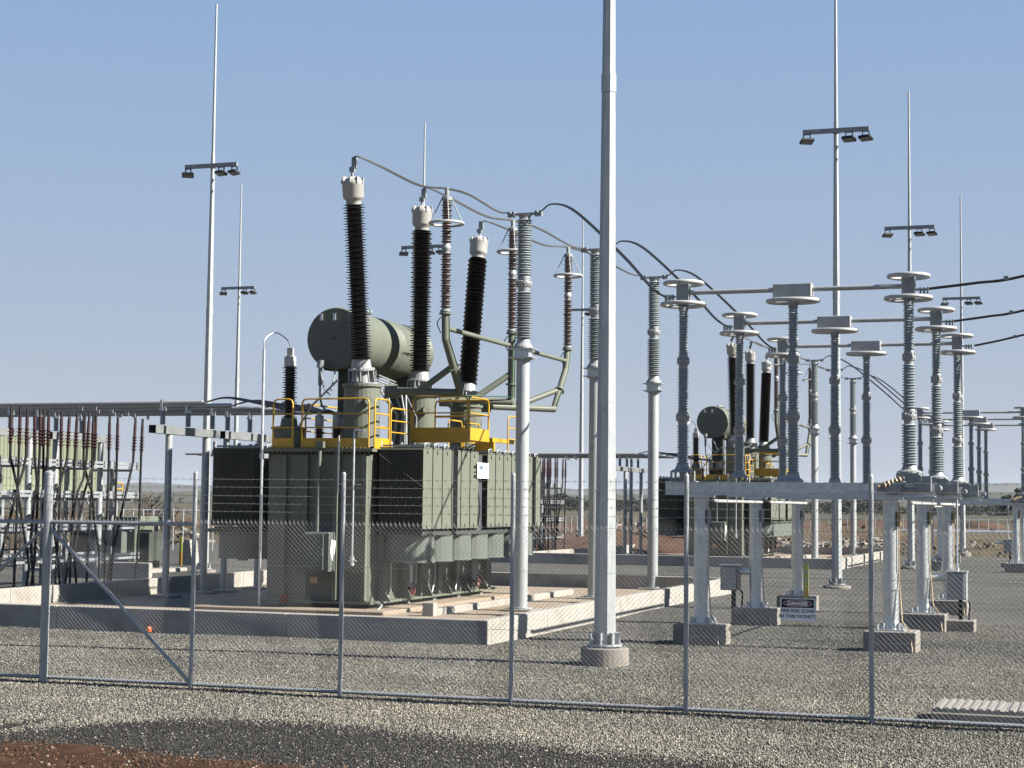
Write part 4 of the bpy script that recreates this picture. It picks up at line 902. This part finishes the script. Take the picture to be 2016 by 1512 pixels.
# danger sign
a = onY(1537, 1178, FB-.03); c = onY(1604, 1222, FB-.03); t = thing('danger_sign', (a.x, FB-.03, a.z), 'red, black and white danger sign warning of fire risk, wired to the fence', 'sign')
w, h = c.x-a.x, a.z-c.z; y = FB-.03; mb = MB(); mb.box(a.x-.005, c.x+.005, y, y+.003, c.z-.005, a.z+.005); mb.build('board', 'white', t)
mb = MB(); mb.box(a.x+.008, c.x-.008, y-.0015, y-.0005, a.z-h*.42, a.z-.004); hd = mb.build('header', 'signblack', t)
def oval(k, yy): return [(a.x+w*.5+w*.42*k*math.cos(2*PI*i/40), yy, a.z-h*.215+h*.165*(k if k == 1 else .9)*math.sin(2*PI*i/40)) for i in range(40)]
mb = MB(); mb.add(oval(1, y-.003), [tuple(range(40))]); mb.build('oval_rim', 'white', hd)
mb = MB(); mb.add(oval(.96, y-.004), [tuple(range(40))]); mb.build('oval', 'signred', hd)
text('DANGER', h*.24, (a.x+w*.5, y-.006, a.z-h*.30), (PI/2, 0, 0), 'white', hd, .002, 'CENTER')
for k, s in enumerate(('FIRE RISK ZONE', 'IN THIS VICINITY')): text(s, h*.225, (a.x+w*.5, y-.003, a.z-h*(.64+.26*k)), (PI/2, 0, 0), 'signblack', t, .0006, 'CENTER')

# ------------------------------------------------------------------ small things about the yard
def marker(p, h, label):
    t = thing('marker_post', p, label, 'marker post', 'yellow marker posts'); x, y = p[0], p[1]
    MB().box(x-.055, x+.055, y-.02, y+.02, -.05, h*.48).build('lower_panel', 'yellow', t); m = MB(); m.box(x-.055, x+.055, y-.02, y+.02, h*.48, h); m.build('upper_panel', 'lime', t)
    for z in (.62, .8): MB().box(x-.05, x+.05, y-.022, y-.0205, h*z, h*z+.05).build('reflector', 'galv_dull', t)
q = onY(1587, 1173, 12.3); marker((q.x, 12.3, 0), 1.1, 'yellow and lime marker post beside the rear switch leg, above the danger sign')
q = onZ(355, 1114); marker((q.x, q.y, 0), 1.05, 'yellow marker post left of the leftmost fence bay, before a pale concrete block')
q = onZ(103, 1112); marker((q.x, q.y, 0), 1.05, 'yellow marker post half hidden beside the thick left fence post')
def cone(p, s, label):
    t = thing('traffic_cone', p, label, 'cone', 'orange cones'); MB().box(p[0]-.17*s, p[0]+.17*s, p[1]-.17*s, p[1]+.17*s, p[2], p[2]+.03*s).build('base', 'orange', t)
    m = MB(); m.lathe([(.12*s, .03*s), (.03*s, .55*s), (.02*s, .56*s)], p, n=16); m.build('body', 'orange', t)
q = onZ(2010, 1116); cone((q.x, q.y, 0), .95, 'orange cone on the gravel at the right edge of the picture')
q = onZ(152, 1082); cone((q.x, q.y, 0), 1.1, 'orange cone far off between the left cable racks')
m = MB(); x = onZ(303, 1244).x; m.lathe([(.055, 0), (.05, .03), (.045, .07), (.02, .085)], (x, -.08, .03), (.2, -.3, .9), 14, True); tag(m.build('plastic_cap', 'orange', None, (x, -.08, .03)), 'small orange plastic cap lying at the foot of the front bund wall', 'cap')
# pit cover
t = thing('pit_cover', (9.4, -7.8, 0), 'ribbed pale concrete pit cover in the lower right corner', 'pit cover'); mb = MB(); mb.bbox(8.13, 11.2, -8.0+.02, -6.95, -.1, .15, .015); mb.build('frame', 'footing', t)
for x0, x1 in ((8.15, 8.93), (8.94, 9.8), (9.81, 11.18)):
    mb = MB(); mb.box(x0, x1, -7.96, -6.97, .152, .19); k = x0+.04
    while k < x1-.05: mb.box(k, k+.045, -7.95, -6.98, .1905, .205); k += .092
    mb.build('lid_panel', 'slab', t)
# raised switchroom with ribbed cladding far left
SX = -36.0; e0 = onX(206, 868, SX); bE = e0.y; zt = e0.z; zb = onX(206, 970, SX).z; bS = bE - 24
t = thing('switchroom', (SX-2, bE-10, 0), 'raised pale green ribbed switchroom on legs behind the left cable racks', 'switchroom')
mb = MB(); mb.box(SX-4, SX, bS, bE, zb, zt); k = bS
while k < bE-.4: mb.add([(SX, k, zb+.05), (SX+.04, k+.03, zb+.05), (SX+.04, k+.1, zb+.05), (SX, k+.13, zb+.05), (SX, k, zt-.05), (SX+.04, k+.03, zt-.05), (SX+.04, k+.1, zt-.05), (SX, k+.13, zt-.05)], [(0, 1, 5, 4), (1, 2, 6, 5), (2, 3, 7, 6), (4, 5, 6, 7), (0, 3, 2, 1)]); k += .27
mb.build('wall', 'cladding', t)
mb = MB(); mb.box(SX-4.1, SX+.1, bS-.1, bE+.1, zt, zt+.09); mb.build('roof', 'trim', t)
mb = MB(); mb.box(SX-.2, SX+.06, bE-.42, bE+.06, zb-.02, zt-.01); mb.build('corner_flashing', 'trim', t)
mb = MB(); mb.box(SX-4.2, SX+1.1, bS, bE+.9, zb-.22, zb-.04); mb.build('deck', 'galv', t)
for k in range(8):
    for x in (SX-3.8, SX+.9): MB().box(x-.08, x+.08, bE-.4-3*k, bE-.24-3*k, -.1, zb-.22).build('leg', 'galv', t)
    if k % 2 == 0: MB().cyl((SX+.9, bE-.5-3*k, .2), (SX+.9, bE-2.9-3*k, zb-.3), .05, n=6).build('brace', 'galv', t)
    if k % 2: MB().box(SX+.92, SX+.96, bE-3*k-2.4, bE-3*k, .9, 1.0).build('brace', 'galv', t)
pa = onX(217, 950, SX+1); pb = onX(241, 951, SX+1); mb = MB(); rail_loop(mb, (SX+1, pa.y, 0), (SX+1, pb.y, 0), zb-.1, pa.z, .035, (.5,), .08); mb.box(SX+.1, SX+1.1, pa.y-.1, pb.y+.1, zb-.2, zb-.1); mb.build('landing_rail', 'yellow', t)
# auxiliary transformer
p = onZ(226, 1126); t = thing('auxiliary_transformer', p, 'small green pad transformer with a cooler, seen through the left cable rack', 'transformer'); x, y = p.x, p.y
mb = MB(); mb.bbox(x-1.0, x+.75, y, y+1.5, .35, 1.55, .03); mb.build('tank', 'green', t); mb = MB(); mb.bbox(x-1.1, x+.9, y-.1, y+1.6, 1.66, 1.86, .03); mb.box(x-.9, x+.7, y+.1, y+1.4, 1.55, 1.66); mb.build('lid', 'green', t)
mb = MB()
for k in range(9): mb.box(x+.8+.05*k, x+.82+.05*k, y+.1, y+.9, .4, 1.35)
mb.box(x+.75, x+1.25, y+.2, y+.3, 1.35, 1.42); mb.build('radiator', 'green_dark', t)
mb = MB()
for k in range(14): mb.box(x-1.75+.05*k, x-1.73+.05*k, y+.1, y+1.3, .4, 1.35)
mb.build('radiator', 'green_dark', t)
mb = MB(); mb.bbox(x-.1, x+.45, y-.35, y-.01, .6, 1.4, .02); mb.build('control_cabinet', 'green_cab', t)
mb = MB(); mb.box(x-1.0, x+.9, y+.1, y+.25, .05, .35); mb.box(x-1.0, x+.9, y+1.2, y+1.35, .05, .35)
for k in range(3): mb.torus((x-.3+.5*k, y-.05, .3), .2, .03, .03, 16, 6)
mb.build('skid_base', 'green_dark', t)
mb = MB(); mb.bbox(x-3, x+1.6, y-.8, y+2.0, -.1, .12, .02); tag(mb.build('concrete_pad', 'concrete', None, (x, y, 0)), 'low pale concrete pad under the small green pad transformer', 'concrete pad')
p = onZ(366, 1113); mb = MB(); mb.add([(p.x-.3, p.y, -.05), (p.x+.3, p.y, -.05), (p.x+.3, p.y+0.55, -.05), (p.x-.3, p.y+0.55, -.05), (p.x-.2, p.y, .45), (p.x+.2, p.y, .45), (p.x+.2, p.y+0.55, .45), (p.x-.2, p.y+0.55, .45), (p.x-.13, p.y, .95), (p.x+.13, p.y, .95), (p.x+.13, p.y+0.55, .95), (p.x-.13, p.y+0.55, .95)],
  [(0, 1, 5, 4), (1, 2, 6, 5), (2, 3, 7, 6), (3, 0, 4, 7), (4, 5, 9, 8), (5, 6, 10, 9), (6, 7, 11, 10), (7, 4, 8, 11), (8, 9, 10, 11)]); tag(mb.build('concrete_barrier', 'concrete', None, p), 'pale concrete road barrier behind the yellow post at the left', 'barrier')
# low precast wall behind the left racks and far fences
mb = MB(); q = onZ(262, 1140); mb.bbox(q.x-3.2, q.x+0.55, q.y, q.y+.2, -.1, .5, .015); tag(mb.build('precast_wall', 'concrete', None, q), 'low shaded precast wall behind the left cable racks', 'wall')
def far_fence(px0, px1, D, h, n, label, grp='far wire fences'):
    p0 = CAM + flat_dir(px0)*D; p1 = CAM + flat_dir(px1)*D; p0.z = p1.z = -.1; t = thing('wire_fence', p0, label, 'fence', grp)
    for k in range(n+1): q = p0.lerp(p1, k/n); MB().cyl(q, q+Vector((0, 0, h)), .035, n=6).build('post', 'galv', t)
    for z in (h*.97,): MB().cyl(p0+Vector((0, 0, z)), p1+Vector((0, 0, z)), .025, n=5).build('rail', 'galv', t)
    m = MB()
    for k in range(5): m.cyl(p0+Vector((0, 0, h*(.12+.19*k))), p1+Vector((0, 0, h*(.12+.19*k))), .006, n=4)
    m.build('line_wire', 'wire', t)
far_fence(-20, 420, 86, 2.1, 22, 'tall galvanised mesh fence crossing behind the left cable racks')
far_fence(1080, 1330, 150, 1.5, 22, 'distant low fence on the open ground left of the farther transformer')
far_fence(1560, 2040, 210, 1.4, 26, 'distant low fence across the paddock at the right')

# ------------------------------------------------------------------ loose stones on the near ground (real pebble-sized geometry)
import numpy as np
def stones(name, n, mat, zone, smin, smax, label, seed):
    rg = np.random.default_rng(seed); lat = rg.uniform(-1, 1, n*3); D = 14 + 22*rg.uniform(0, 1, n*3)**1.5
    dx, dy = FW.x, FW.y; L = math.hypot(dx, dy); dx /= L; dy /= L
    X = CAM.x + dx*D + dy*lat*D*.46; Y = CAM.y + dy*D - dx*lat*D*.46
    keep = np.array([zone(a, b) for a, b in zip(X, Y)]); X = X[keep][:n]; Y = Y[keep][:n]; m = len(X)
    Z = np.array([h_yard(a, b) for a, b in zip(X, Y)])
    base = np.array([(1, 0, 0), (-1, 0, 0), (0, 1, 0), (0, -1, 0), (0, 0, 1), (0, 0, -1)], float)
    size = rg.uniform(smin, smax, (m, 1, 1))*rg.uniform(.65, 1.25, (m, 6, 1))*rg.uniform(.6, 1.2, (m, 1, 3))
    v = base[None]*size; q = rg.normal(size=(m, 4)); q /= np.linalg.norm(q, axis=1)[:, None]; w, x, y, z = q.T
    Rm = np.stack([np.stack([1-2*(y*y+z*z), 2*(x*y-z*w), 2*(x*z+y*w)], -1), np.stack([2*(x*y+z*w), 1-2*(x*x+z*z), 2*(y*z-x*w)], -1), np.stack([2*(x*z-y*w), 2*(y*z+x*w), 1-2*(x*x+y*y)], -1)], 1)
    v = np.einsum('mij,mkj->mki', Rm, v) + np.stack([X, Y, Z+rg.uniform(.0, .012, m)], -1)[:, None, :]
    tri = np.array([(0, 2, 4), (2, 1, 4), (1, 3, 4), (3, 0, 4), (2, 0, 5), (1, 2, 5), (3, 1, 5), (0, 3, 5)]); f = (tri[None] + 6*np.arange(m)[:, None, None]).reshape(-1)
    me = bpy.data.meshes.new(name); me.vertices.add(m*6); me.vertices.foreach_set('co', v.reshape(-1)); me.loops.add(len(f)); me.loops.foreach_set('vertex_index', f)
    me.polygons.add(m*8); me.polygons.foreach_set('loop_start', np.arange(0, m*24, 3)); me.polygons.foreach_set('loop_total', np.full(m*8, 3)); me.update(calc_edges=True); me.validate()
    me.materials.append(M[mat]); o = bpy.data.objects.new(name, me); COL.objects.link(o); tag(o, label, 'gravel', kind='stuff')
def zone_g(x, y):
    if y < dark_top(x) - abs(rs.gauss(0, .3)): return rs.random() < (.025 if x < 3 else .08) and y > dark_bot(x)-.4
    if -13 < x < .05 and y > -.02: return False
    return True
rs = random.Random(4)
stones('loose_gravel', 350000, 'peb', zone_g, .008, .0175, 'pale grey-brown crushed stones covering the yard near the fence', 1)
stones('dark_gravel', 60000, 'pebdark', lambda x, y: dark_bot(x)-.25+rs.gauss(0, .3) < y < dark_top(x)+rs.gauss(0, .2), .008, .017, 'dark damp stones along the strip in front of the fence', 2)

stones('red_clods', 20000, 'pebred', lambda x, y: y < dark_bot(x)+.15+rs.gauss(0, .15), .008, .03, 'red-brown soil clods and grit along the dirt verge', 3)

# ------------------------------------------------------------------ light, sky, camera
SUN = Vector((.998, .06, 0)).normalized()*math.cos(math.radians(36)) + Vector((0, 0, math.sin(math.radians(36))))
sd = bpy.data.lights.new('sun', 'SUN'); sd.energy = 5.0; sd.angle = math.radians(.5); sd.color = (1, .95, .87)
so = bpy.data.objects.new('sun', sd); COL.objects.link(so); so.rotation_euler = SUN.to_track_quat('Z', 'Y').to_euler(); so.location = (20, 0, 30)
W = bpy.data.worlds.new('World'); S.world = W; W.use_nodes = True; nt = W.node_tree
sky = nt.nodes.new('ShaderNodeTexSky'); sky.sky_type = 'NISHITA'; sky.sun_disc = False
sky.sun_elevation = math.radians(36); sky.sun_rotation = math.atan2(SUN.x, SUN.y)
sky.air_density = 1.0; sky.dust_density = 1.0; sky.ozone_density = 1.5; sky.altitude = 300
bg = nt.nodes['Background']; STR = .05; EXPO = 1.75; bg.inputs['Strength'].default_value = STR
tc = nt.nodes.new('ShaderNodeTexCoord'); sx = nt.nodes.new('ShaderNodeSeparateXYZ'); nt.links.new(tc.outputs['Generated'], sx.inputs[0])
rp = nt.nodes.new('ShaderNodeValToRGB'); el = rp.color_ramp.elements       # dusty late-winter sky: grey-blue at the horizon, deeper blue overhead
for k, (p, c) in enumerate(((0, (.435, .476, .578)), (.06, (.413, .470, .588)), (.16, (.348, .453, .618)), (.30, (.262, .408, .65)), (.55, (.13, .26, .52)), (1, (.06, .14, .34)))):
    e = el[k] if k < 2 else el.new(p); e.position = p; e.color = (*c, 1)
nt.links.new(sx.outputs['Z'], rp.inputs['Fac'])
k1 = nt.nodes.new('ShaderNodeVectorMath'); k1.operation = 'SCALE'; k1.inputs['Scale'].default_value = 1/(STR*2**EXPO); nt.links.new(rp.outputs['Color'], k1.inputs[0])
mx = nt.nodes.new('ShaderNodeMix'); mx.data_type = 'RGBA'; mx.inputs[0].default_value = .9
nt.links.new(sky.outputs[0], mx.inputs[6]); nt.links.new(k1.outputs[0], mx.inputs[7]); nt.links.new(mx.outputs[2], bg.inputs['Color'])
# thin dusty air over the plain
hb = MB(); hb.box(-15500, 15500, -15500, 15500, -4, 110); hz = hb.build('haze', 'wire'); hz['kind'] = 'stuff'; hz['label'] = 'thin dusty air fading the far hills'; hz['category'] = 'haze'
hm = bpy.data.materials.new('dusty_air'); hm.use_nodes = True; hn = hm.node_tree; hn.nodes.remove(hn.nodes['Principled BSDF'])
pv = hn.nodes.new('ShaderNodeVolumePrincipled'); pv.inputs['Density'].default_value = 4.5e-5; pv.inputs['Color'].default_value = (.72, .8, .92, 1); pv.inputs['Anisotropy'].default_value = .1
hn.links.new(pv.outputs[0], hn.nodes['Material Output'].inputs['Volume']); hz.data.materials[0] = hm
cd = bpy.data.cameras.new('camera'); co = bpy.data.objects.new('camera', cd); COL.objects.link(co); S.camera = co
cd.sensor_fit = 'HORIZONTAL'; cd.sensor_width = 36; cd.lens = 36*FPX/2016; cd.clip_start = .1; cd.clip_end = 30000
co.matrix_world = Matrix(((RT.x, UP.x, -FW.x, CAM.x), (RT.y, UP.y, -FW.y, CAM.y), (RT.z, UP.z, -FW.z, CAM.z), (0, 0, 0, 1)))
S.view_settings.view_transform = 'Standard'; S.view_settings.look = 'None'; S.view_settings.exposure = EXPO; S.view_settings.gamma = 1
